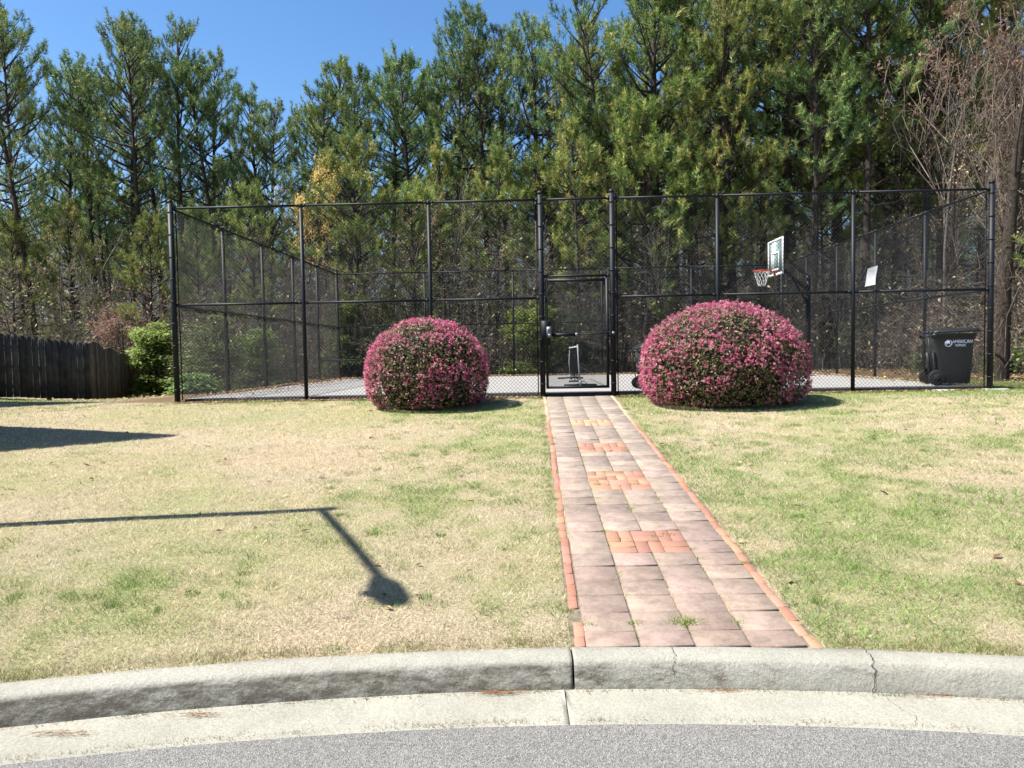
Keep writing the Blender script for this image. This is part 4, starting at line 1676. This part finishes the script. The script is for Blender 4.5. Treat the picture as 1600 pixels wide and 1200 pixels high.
ORD = ['first', 'second', 'third', 'fourth', 'fifth', 'sixth', 'seventh', 'eighth', 'ninth', 'tenth', 'eleventh', 'twelfth']
plant = []          # (px, Y, top y, kind, variant)
P_TALL = [(8, 36, 75), (42, 33, 40), (62, 30.5, 60), (118, 38, 118), (150, 36, 108), (172, 40, 118), (207, 35, 48), (232, 33, 60), (262, 37, 62), (303, 34, 50), (338, 38, 100), (362, 34, 112), (402, 37, 158), (428, 34, 178),
          (497, 38, 172), (520, 34, 152), (545, 37, 128), (577, 33, 100), (610, 37, 118), (648, 34, 108), (684, 39, 122), (712, 34, 60), (742, 37, 44), (768, 33, 75), (800, 36, 66), (836, 32, 42), (858, 37, 92),
          (925, 36, 95), (948, 33, 40), (975, 30, -10), (1003, 34, -40), (1033, 29.5, -80), (1062, 36, -60), (1090, 31, -90), (1120, 34, -70), (1152, 29, -120), (1186, 32, -100), (1215, 37, -60), (1240, 30, -110), (1266, 28.2, -130),
          (1297, 31, -110), (1322, 36, -90), (1345, 28, -150), (1372, 33, -110), (1400, 30, -120), (1432, 28.3, -140), (1462, 34, -100), (1490, 30, -130), (1528, 35, -90), (1560, 31, -120), (1592, 28.5, -120)]
P_FULL = [(560, 28.8, 232), (650, 29.6, 300), (776, 30, 250), (905, 28.3, 205), (962, 29.5, 150), (1012, 28.3, 175), (1092, 29, 250), (1195, 29.2, 240), (318, 27.5, 330), (236, 26.5, 345), (400, 29.5, 300), (1290, 30, 230), (1412, 32, 240), (700, 31, 240), (850, 31.5, 240), (845, 29.4, 468), (595, 28.3, 478), (120, 31, 330), (20, 30, 345), (1140, 31.5, 200)]
for i, (px, Y_, pt) in enumerate(P_TALL):
    plant.append((px, Y_, pt, 'tall', i))
for i, (px, Y_, pt) in enumerate(P_FULL):
    plant.append((px, Y_, pt, 'full', i))
plant.sort()
cnt = {}
for px, Y_, pt, kd, i in plant:
    cnt[(bays(px), kd)] = cnt.get((bays(px), kd), 0) + 1
seen = {}


def place_tree(name, label, cat, group, loc, sc, rz, tm, cm, tn='trunk', cn='crown'):
    t = bpy.data.objects.new(name, None)
    C.objects.link(t)
    t.location = loc
    t.rotation_euler = (0, 0, rz)
    t.scale = sc
    tag(t, label, cat, group)
    for nm, me in ((tn, tm), (cn, cm)):
        if me is None:
            continue
        o = bpy.data.objects.new(nm, me)
        C.objects.link(o)
        o.parent = t
    return t


rt = np.random.RandomState(77)
for px, Y_, pt, kd, i in plant:
    bank = (dense if px > 930 and i % 3 else tall) if kd == 'tall' else full
    if kd == 'tall' and (px < 450 or i % 4 == 1):
        bank = sparse
    tm, cm, H = bank[(i * 5 + i // 3) % len(bank)]
    x = atpx(px, Y_)
    z0 = float(ground(x, Y_)) - .03
    hh = ztop(px, pt, Y_) - z0
    s_ = hh / H
    key = (bays(px), kd)
    k = seen.get(key, 0)
    seen[key] = k + 1
    wch = ORD[min(k, 11)] + ' from left of the ' + ('tall pines ' if kd == 'tall' else 'bushy pines ') if cnt[key] > 1 else ('tall pine ' if kd == 'tall' else 'lower bushy pine ')
    wx = s_ * (.92 + .2 * rt.rand())
    wx = min(max(wx, .85), 1.4) if kd == 'tall' else min(max(wx, .55), 1.2)
    place_tree('pine_tree', wch + bays(px), 'tree', 'tall pines around the court' if kd == 'tall' else 'lower bushy pines at the wood edge', (x, Y_, z0), (wx, wx, s_), rt.rand() * 6.28, tm, cm)
# pines deeper in the wood, nothing tells them apart
for k in range(115):
    Y_ = 42 + 38 * rt.rand()
    px = -60 + 1720 * (k + rt.rand()) / 115
    x = atpx(px, Y_)
    if px < 450: pt = 255
    elif px < 520: pt = 340
    elif px < 860: pt = 215
    elif px < 940: pt = 270
    else: pt = 110
    pt += 120 * rt.rand()
    z0 = float(ground(x, Y_)) - .03
    hh = ztop(px, pt, Y_) - z0
    bk = full if k % 5 in (1, 3) else tall
    if bk is full:
        hh = ztop(px, 250 + 130 * rt.rand(), Y_) - z0
    tm, cm, H = bk[rt.randint(0, len(bk))]
    s_ = hh / H
    place_tree('pine_tree', 'slim dark pine standing deeper in the wood behind the first row of pines', 'tree', 'pines deeper in the wood', (x, Y_, z0), (min(1.4, max(.75, s_)), min(1.4, max(.75, s_)), s_), rt.rand() * 6.28, tm, cm)


def bare_meshes(seed, H=8., r0=.07, levels=5, spread=.55, up=.25, leafn=0, leafcol=None, leafsz=.04, twigcol=(.30, .25, .20), nb=(3, 4), droop=0., trunkmat=M_bark, first=.35, vines=0):
    r = np.random.RandomState(seed)
    A, B, Ra, Rb, Lv = [], [], [], [], []
    tips = []

    def grow(p, d, L, rad_, lv):
        ns = 4 if lv == 0 else 3
        pts = [p]
        for q in range(ns):
            d = d + r.randn(3) * (.06 + .05 * lv) + np.array([0, 0, up * .25 - droop * lv * .12])
            d = d / np.linalg.norm(d)
            pts.append(pts[-1] + d * L / ns)
        for q in range(ns):
            A.append(pts[q]); B.append(pts[q + 1])
            Ra.append(rad_ * (1 - .5 * q / ns)); Rb.append(rad_ * (1 - .5 * (q + 1) / ns)); Lv.append(lv)
        if lv >= levels - 1:
            tips.append(pts[-1]); tips.append(pts[-2])
            return
        n = r.randint(nb[0], nb[1] + 1) + (3 if lv == 0 else 0)
        for q in range(n):
            f = (first if lv == 0 else .25) + (1 - (first if lv == 0 else .25)) * (q + .6 * r.rand()) / n
            i = min(int(f * ns), ns - 1)
            b0 = pts[i] + (pts[i + 1] - pts[i]) * min(1, f * ns - i)
            dd2 = (pts[i + 1] - pts[i]) / (L / ns)
            pr_ = np.cross(dd2, r.randn(3))
            pr_ /= np.linalg.norm(pr_) + 1e-9
            nd = dd2 * (1 - spread * .5) + pr_ * spread * (.7 + .6 * r.rand()) + np.array([0, 0, up])
            nd /= np.linalg.norm(nd)
            grow(b0, nd, L * (.38 + .25 * r.rand()) * (1.1 - .35 * f), rad_ * (1 - .5 * f) * (.33 if vines and lv == 0 else .5), lv + 1)
        tips.append(pts[-1])
    grow(np.array([0, 0, 0.]), np.array([0, 0, 1.]), H * .8, r0, 0)
    A, B, Ra, Rb, Lv = map(np.array, (A, B, Ra, Rb, Lv))
    Ra, Rb = np.maximum(Ra, .004), np.maximum(Rb, .0035)
    tb = MB()
    k = Lv == 0
    tb.segs(A[k], B[k], Ra[k], Rb[k], 8)
    o = tb.build('trunk', trunkmat); tm = o.data
    C.objects.unlink(o); bpy.data.objects.remove(o)
    cb_ = MB()
    k = ~k
    n = int(k.sum())
    c = np.array(twigcol) * (.6 + .8 * r.rand(n, 1)) * np.where(Ra[k] > .016, .32, 1.)[:, None]
    cb_.segs(A[k], B[k], Ra[k], Rb[k], 3, 0, c)
    if vines:
        tp_ = np.array(tips)
        hv = r.rand(vines) < .35
        S0 = np.where(hv[:, None], np.c_[r.randn(vines, 2) * r0 * 1.3, H * .75 * r.rand(vines)], tp_[r.randint(0, len(tp_), vines)])
        nt3 = vines * 8
        aa, zz3 = r.rand(nt3) * 6.28, H * (.10 + .62 * r.rand(nt3))
        q3 = r0 * (.9 + 1.8 * r.rand(nt3) ** 2)
        P3_ = np.c_[q3 * np.cos(aa), q3 * np.sin(aa), zz3]
        E3_ = P3_ + r.randn(nt3, 3) * np.array([.16, .16, .22])
        cb_.segs(P3_, E3_, .005, .003, 3, 0, np.array(twigcol) * (.3 + .9 * r.rand(nt3, 1)))
        for q in range(4):
            S1 = S0 + r.randn(vines, 3) * np.array([.14, .14, .16]) + np.array([0, 0, -.24])
            S1[:, 2] = np.maximum(S1[:, 2], .05)
            cb_.segs(S0, S1, .006, .005, 3, 0, np.array(twigcol) * (.5 + .9 * r.rand(vines, 1)))
            S0 = S1
    if leafn:
        tips = np.array(tips)
        P = tips[r.randint(0, len(tips), leafn)] + r.randn(leafn, 3) * .10
        V, T, c3 = leafcards(P, leafsz * (.6 + .8 * r.rand(leafn)), np.array(leafcol) * (.65 + .6 * r.rand(leafn, 1)), r, .5, 1.)
        cb_.add(V, T, None, 1, c3)
    o = cb_.build('crown', [M_twig, M_leaf], usecol=True); cm = o.data
    C.objects.unlink(o); bpy.data.objects.remove(o)
    top = float(B[:, 2].max())
    return tm, cm, top


M_greybark = mottled('grey_bark', (.06, .052, .045), (.17, .15, .125), 12, .95, .6, .02)
bare = [bare_meshes(300 + i, 8, .05, 5, .6, .25, lf, (.42, .30, .17), .035, tc, trunkmat=M_greybark) for i, (lf, tc) in enumerate(((0, (.34, .29, .24)), (500, (.26, .21, .17)), (0, (.42, .36, .30)), (900, (.30, .24, .18))))]
names_b = [(96, 29, 300), (185, 30, 330), (350, 30.5, 320), (452, 30, 300), (520, 28.5, 380), (630, 28, 300), (700, 28.6, 260), (745, 28, 330), (812, 27.6, 340), (885, 30, 300), (1050, 27.8, 330), (1105, 28.5, 300), (1180, 27.7, 350), (1235, 29, 330), (1310, 27.8, 360), (1385, 29, 320), (1455, 28, 260), (1500, 27, 150), (1540, 24, 190), (1478, 25.5, 60), (1590, 22, 120), (30, 28, 380), (270, 29, 420), (1420, 27.5, 420)]
bc = {}
for px, *_ in names_b:
    bc[bays(px)] = bc.get(bays(px), 0) + 1
bs = {}
for i, (px, Y_, pt) in enumerate(sorted(names_b)):
    tm, cm, top = bare[(i * 3) % 4]
    x = atpx(px, Y_)
    z0 = float(ground(x, Y_)) - .03
    s_ = (ztop(px, pt, Y_) - z0) / top
    b0 = bays(px)
    k = bs.get(b0, 0); bs[b0] = k + 1
    lab = ('bare twiggy tree ' if bc[b0] == 1 else ORD[k] + ' from left of the bare trees ') + b0
    place_tree('bare_tree', lab, 'tree', 'bare trees at the wood edge', (x, Y_, z0), (s_ * .9, s_ * .9, s_), rt.rand() * 6.28, tm, cm)
# pale bare tree rising into the gap of sky
tm, cm, top = bare_meshes(350, 12, .07, 5, .35, .5, 0, None, .03, (.42, .38, .34), trunkmat=M_greybark)
x = atpx(893, 33)
place_tree('bare_tree', 'tall pale bare tree whose thin twigs reach into the gap of sky above the gate', 'tree', None, (x, 33, float(ground(x, 33))), (.75, .75, (ztop(893, 40, 33) - .8) / top), 1., tm, cm)
# yellow leafed tree
tm, cm, top = bare_meshes(360, 9, .06, 5, .5, .3, 4200, (.62, .46, .15), .05, (.22, .17, .12), trunkmat=M_greybark)
x = atpx(484, 29.0)
place_tree('yellow_tree', 'slender tree with yellow spring leaves left of the second fence post', 'tree', None, (x, 29.0, float(ground(x, 29))), (.62, .62, (ztop(484, 232, 29.0) - .8) / top), 2.3, tm, cm)
# vine-hung tree just outside the right corner
tm, cm, top = bare_meshes(370, 10.5, .17, 5, .6, .42, 1500, (.28, .18, .12), .045, (.34, .27, .21), (2, 4), .0, M_bark_v, .3, 260)
x = atpx(1566, 17.4)
place_tree('vine_covered_tree', 'large dark tree hung with tangled brown dead vines right of the fence corner post', 'tree', None, (x, 17.4, float(ground(x, 17.4)) - .02), (.95, .95, 1.0), .6, tm, cm)
tm, cm, top = bare_meshes(371, 9, .07, 5, .6, .34, 1500, (.28, .19, .13), .045, (.36, .29, .23), (3, 4), .0, M_bark_v, .25, 60)
x = atpx(1492, 26.9)
place_tree('vine_covered_tree', 'tree smothered in brown dry vines high above the bin', 'tree', None, (x, 26.9, float(ground(x, 26.9))), (1.1, 1.1, (ztop(1492, 10, 26.9) - .8) / top), 2.6, tm, cm)
# reddish budding shrub tree left
tm, cm, top = bare_meshes(372, 4, .05, 5, .7, .2, 5200, (.20, .13, .09), .03, (.22, .17, .14), (4, 5), 0, M_greybark, .2)
x = atpx(196, 27)
place_tree('budding_tree', 'small tree with reddish new buds behind the wooden fence and the green shrub', 'tree', None, (x, 27, float(ground(x, 27)) - .2), (1.1, 1.1, (ztop(196, 462, 27) - float(ground(x, 27))) / top), .3, tm, cm)


# leafy evergreen shrubs
def shrub(px, Y_, pyt, wpx, label, seed, col, n=9000, layered=True, leafs=.05):
    r = np.random.RandomState(seed)
    x = atpx(px, Y_)
    z0 = float(ground(x, Y_)) - .02
    H = ztop(px, pyt, Y_) - z0
    R_ = wpx / F_PX * Y_ / 2
    t = empty('evergreen_shrub', (x, Y_, z0))
    tag(t, label, 'shrub', 'green shrubs round the court')
    nb_ = 46
    A, B, Ps = [], [], []
    for k in range(nb_):
        h = H * (.05 + .9 * r.rand())
        a = r.rand() * 6.28
        L = R_ * math.sqrt(max(.05, 1 - (h / H) ** 2.2)) * (.65 + .5 * r.rand())
        p0 = np.array([r.randn() * .1, r.randn() * .1, h * .6])
        e = np.array([L * math.cos(a), L * math.sin(a), h])
        A.append(p0); B.append(e)
        m_ = n // nb_
        f = r.rand(m_, 1) ** .5
        c_ = p0 + (e - p0) * (.25 + .85 * f)
        sp = .10 + .30 * L * .5
        off_ = r.randn(m_, 3) * np.array([sp, sp, sp * (.22 if layered else .6)])
        Ps.append(c_ + off_)
    P = np.concatenate(Ps)
    P[:, 2] = np.maximum(P[:, 2], .03)
    sb = MB()
    sb.segs(A, B, .02, .006, 5)
    for k in range(4):
        sb.tube([(0, 0, -.1), (r.randn() * .15, r.randn() * .15, H * .4), (r.randn() * .25, r.randn() * .25, H * .8)], [.04, .025, .01], 6)
    sb.build('branches', M_bark, t)
    m_ = len(P)
    c = np.array(col) * (.55 + .9 * r.rand(m_, 1))
    V, T, c3 = leafcards(P, leafs * (.6 + .8 * r.rand(m_)), c, r, .3, .6)
    link('foliage', mesh('foliage', V, T, None, M_leaf, None, c3), t)
    return t


shrub(243, 23.4, 496, 64, 'bright green feathery shrub between the wooden fence and the left court corner', 1, (.19, .255, .065), 15000)
shrub(330, 22.0, 488, 95, 'bright green layered shrub just outside the left side fence', 2, (.12, .17, .05), 9000)
shrub(400, 25.5, 512, 80, 'darker green shrub outside the left side fence, further back', 3, (.12, .19, .05), 9000)
shrub(300, 19.0, 585, 46, 'low green shrub at the foot of the left side fence', 4, (.16, .24, .06), 5000)
shrub(832, 27.6, 474, 90, 'yellow green shrub behind the rear fence just left of the gate', 5, (.17, .22, .05), 9000, True)
shrub(545, 28.0, 470, 70, 'yellow green shrub behind the rear fence left of the smaller pink bush', 6, (.16, .22, .05), 8000)
shrub(920, 28.6, 470, 90, 'dark green shrub seen straight through the gate', 7, (.08, .13, .035), 8000, False)
shrub(1470, 24, 548, 70, 'green shrub behind the bin outside the right side fence', 8, (.10, .15, .04), 7000, False)
shrub(1585, 22, 548, 60, 'low bright green shrub right of the corner post', 9, (.16, .25, .05), 6000, False)

# young pine bough reaching in at the right edge
x = atpx(1672, 16.2)
tm, cm, H = full[1]
place_tree('pine_tree', 'young bright green pine reaching in at the right edge beside the corner post', 'tree', None, (x, 16.2, float(ground(x, 16.2))), (.62, .62, (ztop(1610, 250, 16.2) - .8) / H), 1.1, tm, cm)

# ------------------------------------------------------------------ undergrowth thicket
rq = np.random.RandomState(5)
th = MB()
ns = 8500
Y_ = 27.3 + 34 * rq.rand(ns) ** 1.35
X_ = (rq.rand(ns) * 2 - 1) * (Y_ * .72 + 1)
uu, vv = uv(X_, Y_)
kk = ~((X_ < -9) & (Y_ < 26.5))
# side strips beside the court
ns2 = 500
Y2 = 17.5 + 10 * rq.rand(ns2)
right = rq.rand(ns2) < .62
X2 = np.where(right, 11.6 + 6 * rq.rand(ns2), -8.6 - 2.6 * rq.rand(ns2))
Y2 = np.where(right, 19.5 + 8 * rq.rand(ns2), 23.5 + 4 * rq.rand(ns2))
X_, Y_ = np.r_[X_[kk], X2], np.r_[Y_[kk], Y2]
Zg = ground(X_, Y_)
ns = len(X_)
Hs = (1.2 + 3.2 * rq.rand(ns) ** 1.4) * (1 + .055 * np.clip(Y_ - 27, 0, 40))
Hs[-ns2:] *= .75
ths = rq.randn(ns, 2) * .18
P0 = np.c_[X_, Y_, Zg - .05]
top = P0 + np.c_[ths * Hs[:, None], Hs]
mid = (P0 + top) / 2 + rq.randn(ns, 3) * .08 * Hs[:, None]
base = np.array([.22, .185, .15])
cst = base * (.35 + 1.1 * rq.rand(ns, 1)) * (1 + np.array([.05, 0, -.1]) * rq.randn(ns, 1))
rr_ = .006 + .010 * rq.rand(ns)
th.segs(P0, mid, rr_, rr_ * .7, 3, 0, cst)
th.segs(mid, top, rr_ * .7, rr_ * .25, 3, 0, cst)
tipL = []
for k in range(9):
    f = .15 + .8 * rq.rand(ns, 1)
    b0 = np.where(f < .5, P0 + (mid - P0) * f * 2, mid + (top - mid) * (f - .5) * 2)
    d = rq.randn(ns, 3) * np.array([1, 1, .5]) + np.array([0, 0, .55])
    d /= np.linalg.norm(d, axis=1)[:, None]
    L = (.18 + .25 * rq.rand(ns, 1)) * Hs[:, None] * .8
    e = b0 + d * L
    th.segs(b0, e, rr_ * .5, rr_ * .2, 3, 0, cst)
    d2 = d + rq.randn(ns, 3) * .6
    e2 = b0 + d * L * .55 + d2 / np.linalg.norm(d2, axis=1)[:, None] * L * .5
    th.segs(b0 + d * L * .55, e2, rr_ * .35, rr_ * .15, 3, 0, cst)
    tipL += [e, e2, b0 + d * L * .5]
tips = np.concatenate(tipL)
nl = 95000
k = rq.randint(0, len(tips), nl)
P = tips[k] + rq.randn(nl, 3) * .12
P[:, 2] = np.maximum(P[:, 2], ground(P[:, 0], P[:, 1]) + .02)
zone = fbm(P[:, 0], P[:, 1] * .6 + P[:, 2], 3.0, 17)
pal = np.where(zone[:, None] > .54, np.array([[.13, .18, .05]]), np.where(zone[:, None] > .46, np.array([[.24, .22, .11]]), np.array([[.22, .145, .10]])))
V, T, c3 = leafcards(P, .035 + .04 * rq.rand(nl), pal * (.5 + 1.0 * rq.rand(nl, 1)), rq, .5, 1.)
th.add(V, T, None, 1, c3)
stuff(th.build('undergrowth', [M_twig, M_leaf], usecol=True), 'tangled bare twigs and sparse leaves filling the wood floor behind the court', 'undergrowth')

# ------------------------------------------------------------------ things just outside the frame whose shadows fall on the lawn
def lawnpt(px, py):
    d = rayxy(px, py)
    lo, hi = 2., 30.
    for _ in range(50):
        m_ = (lo + hi) / 2
        p = d * m_
        if HC + p[2] > float(ground(p[0], p[1])): lo = m_
        else: hi = m_
    p = d * lo
    return np.array([p[0], p[1], HC + p[2]])


# unseen conical evergreens, added to cast the shadow tips on the lawn at left
def shadow_cone_tree(px, py, HT, kk, label, seed):
    tip = lawnpt(px, py)
    bx0 = tip[0] - LX * (HT + .15) / TE
    by0 = tip[1] - LY * (HT + .15) / TE
    z0 = float(ground(bx0, by0))
    r = np.random.RandomState(seed)
    t = empty('added_shadow_evergreen', (bx0, by0, z0))
    tag(t, label, 'tree')
    n = 26000
    h = HT * (1 - np.sqrt(r.rand(n)))
    a = r.rand(n) * 6.283
    rad_ = (HT - h) * kk * (1 - .25 * r.rand(n) ** 2) + .02
    P = np.c_[rad_ * np.cos(a), rad_ * np.sin(a), h + .1]
    V, T, c3 = leafcards(P, .06 + .05 * r.rand(n), np.array([.06, .10, .03]) * (.6 + .8 * r.rand(n, 1)), r, .4, 1.)
    link('foliage', mesh('foliage', V, T, None, M_leaf, None, c3), t)
    mb = MB()
    mb.tube([(0, 0, -.1), (0, 0, HT * .9)], [.14, .02], 8)
    for k in range(120):
        hh = HT * (.05 + .85 * r.rand()); aa = r.rand() * 6.28; q = (HT - hh) * kk * .9
        mb.tube([(0, 0, hh), (q * math.cos(aa), q * math.sin(aa), hh + .1)], [.015, .005], 4)
    mb.build('trunk', M_bark, t)


shadow_cone_tree(268, 681, 7.6, .27, 'added dense conical evergreen shading the left of the lawn, just outside the picture', 6)
shadow_cone_tree(168, 628, 8.6, .30, 'added unseen taller evergreen behind the wooden fence, shading the lawn before it', 8)

# street lamp: pole, arm towards the road, hanging lantern
tip = lawnpt(519, 795)
HP = 5.4
z_t = tip[2]
bx0, by0 = tip[0] - LX * HP / TE, tip[1] - LY * HP / TE
for _ in range(5):
    z0 = float(ground(bx0, by0))
    dz = z0 + HP - z_t
    bx0, by0 = tip[0] - LX * dz / TE, tip[1] - LY * dz / TE
lamp = empty('street_lamp', (bx0, by0, z0))
tag(lamp, 'street lamp with an arm and hanging lantern standing left of the picture', 'street lamp')
mb = MB()
mb.tube([(0, 0, -.2), (0, 0, .3), (0, 0, HP)], [.085, .075, .06], 14)
mb.tube([(0, 0, 0), (0, 0, .4), (0, 0, .45)], [.13, .12, .08], 14)
mb.build('pole', M_black, lamp)
# arm end from the lantern's shadow
lp = lawnpt(596, 905)
za = z0 + HP - .14
ax_, ay_ = lp[0] - LX * (za - lp[2]) / TE - bx0, lp[1] - LY * (za - lp[2]) / TE - by0
mb = MB()
zz0 = HP - .14
mb.tube([(0, 0, zz0), (ax_ * .5, ay_ * .5, zz0 + .02), (ax_, ay_, zz0)], .038, 10)
mb.build('arm', M_black, lamp)
mb = MB()
aL = math.hypot(ax_, ay_)
ex, ey = ax_ / aL, ay_ / aL
mb.tube([(ax_ + ex * q, ay_ + ey * q, zz0 - .02 - .03 * (q > .1)) for q in (-.06, 0, .10, .25, .40, .50)], [.04, .06, .095, .11, .10, .05], 16)
mb.tube([(ax_ + ex * .25, ay_ + ey * .25, zz0 - .12), (ax_ + ex * .25, ay_ + ey * .25, zz0 - .22)], [.09, .06], 16)
mb.build('lantern', M_black, lamp)

# real surfaces are darker than they look in a bright exposure: one common albedo scale
KEEP = {'backboard_pane': 1, 'pine_needles': 1.0, 'leaves': .85, 'petals': .78, 'gutter_concrete': .80, 'court_concrete': .55, 'black_coated_steel': .8, 'black_vinyl_wire': .8, 'twigs': .55, 'logo_paint': 1}
for m in bpy.data.materials:
    k = KEEP.get(m.name, .70)
    if k in (1, 1.0) or not m.use_nodes:
        continue
    t = m.node_tree
    for nd in list(t.nodes):
        if nd.type in ('BSDF_PRINCIPLED', 'BSDF_TRANSLUCENT'):
            inp = nd.inputs[0]
            if inp.links:
                src = inp.links[0].from_socket
                t.links.new(mixc(t, 1.0, src, (k, k, k), 'MULTIPLY'), inp)
            else:
                c = inp.default_value
                inp.default_value = (c[0] * k, c[1] * k, c[2] * k, 1)
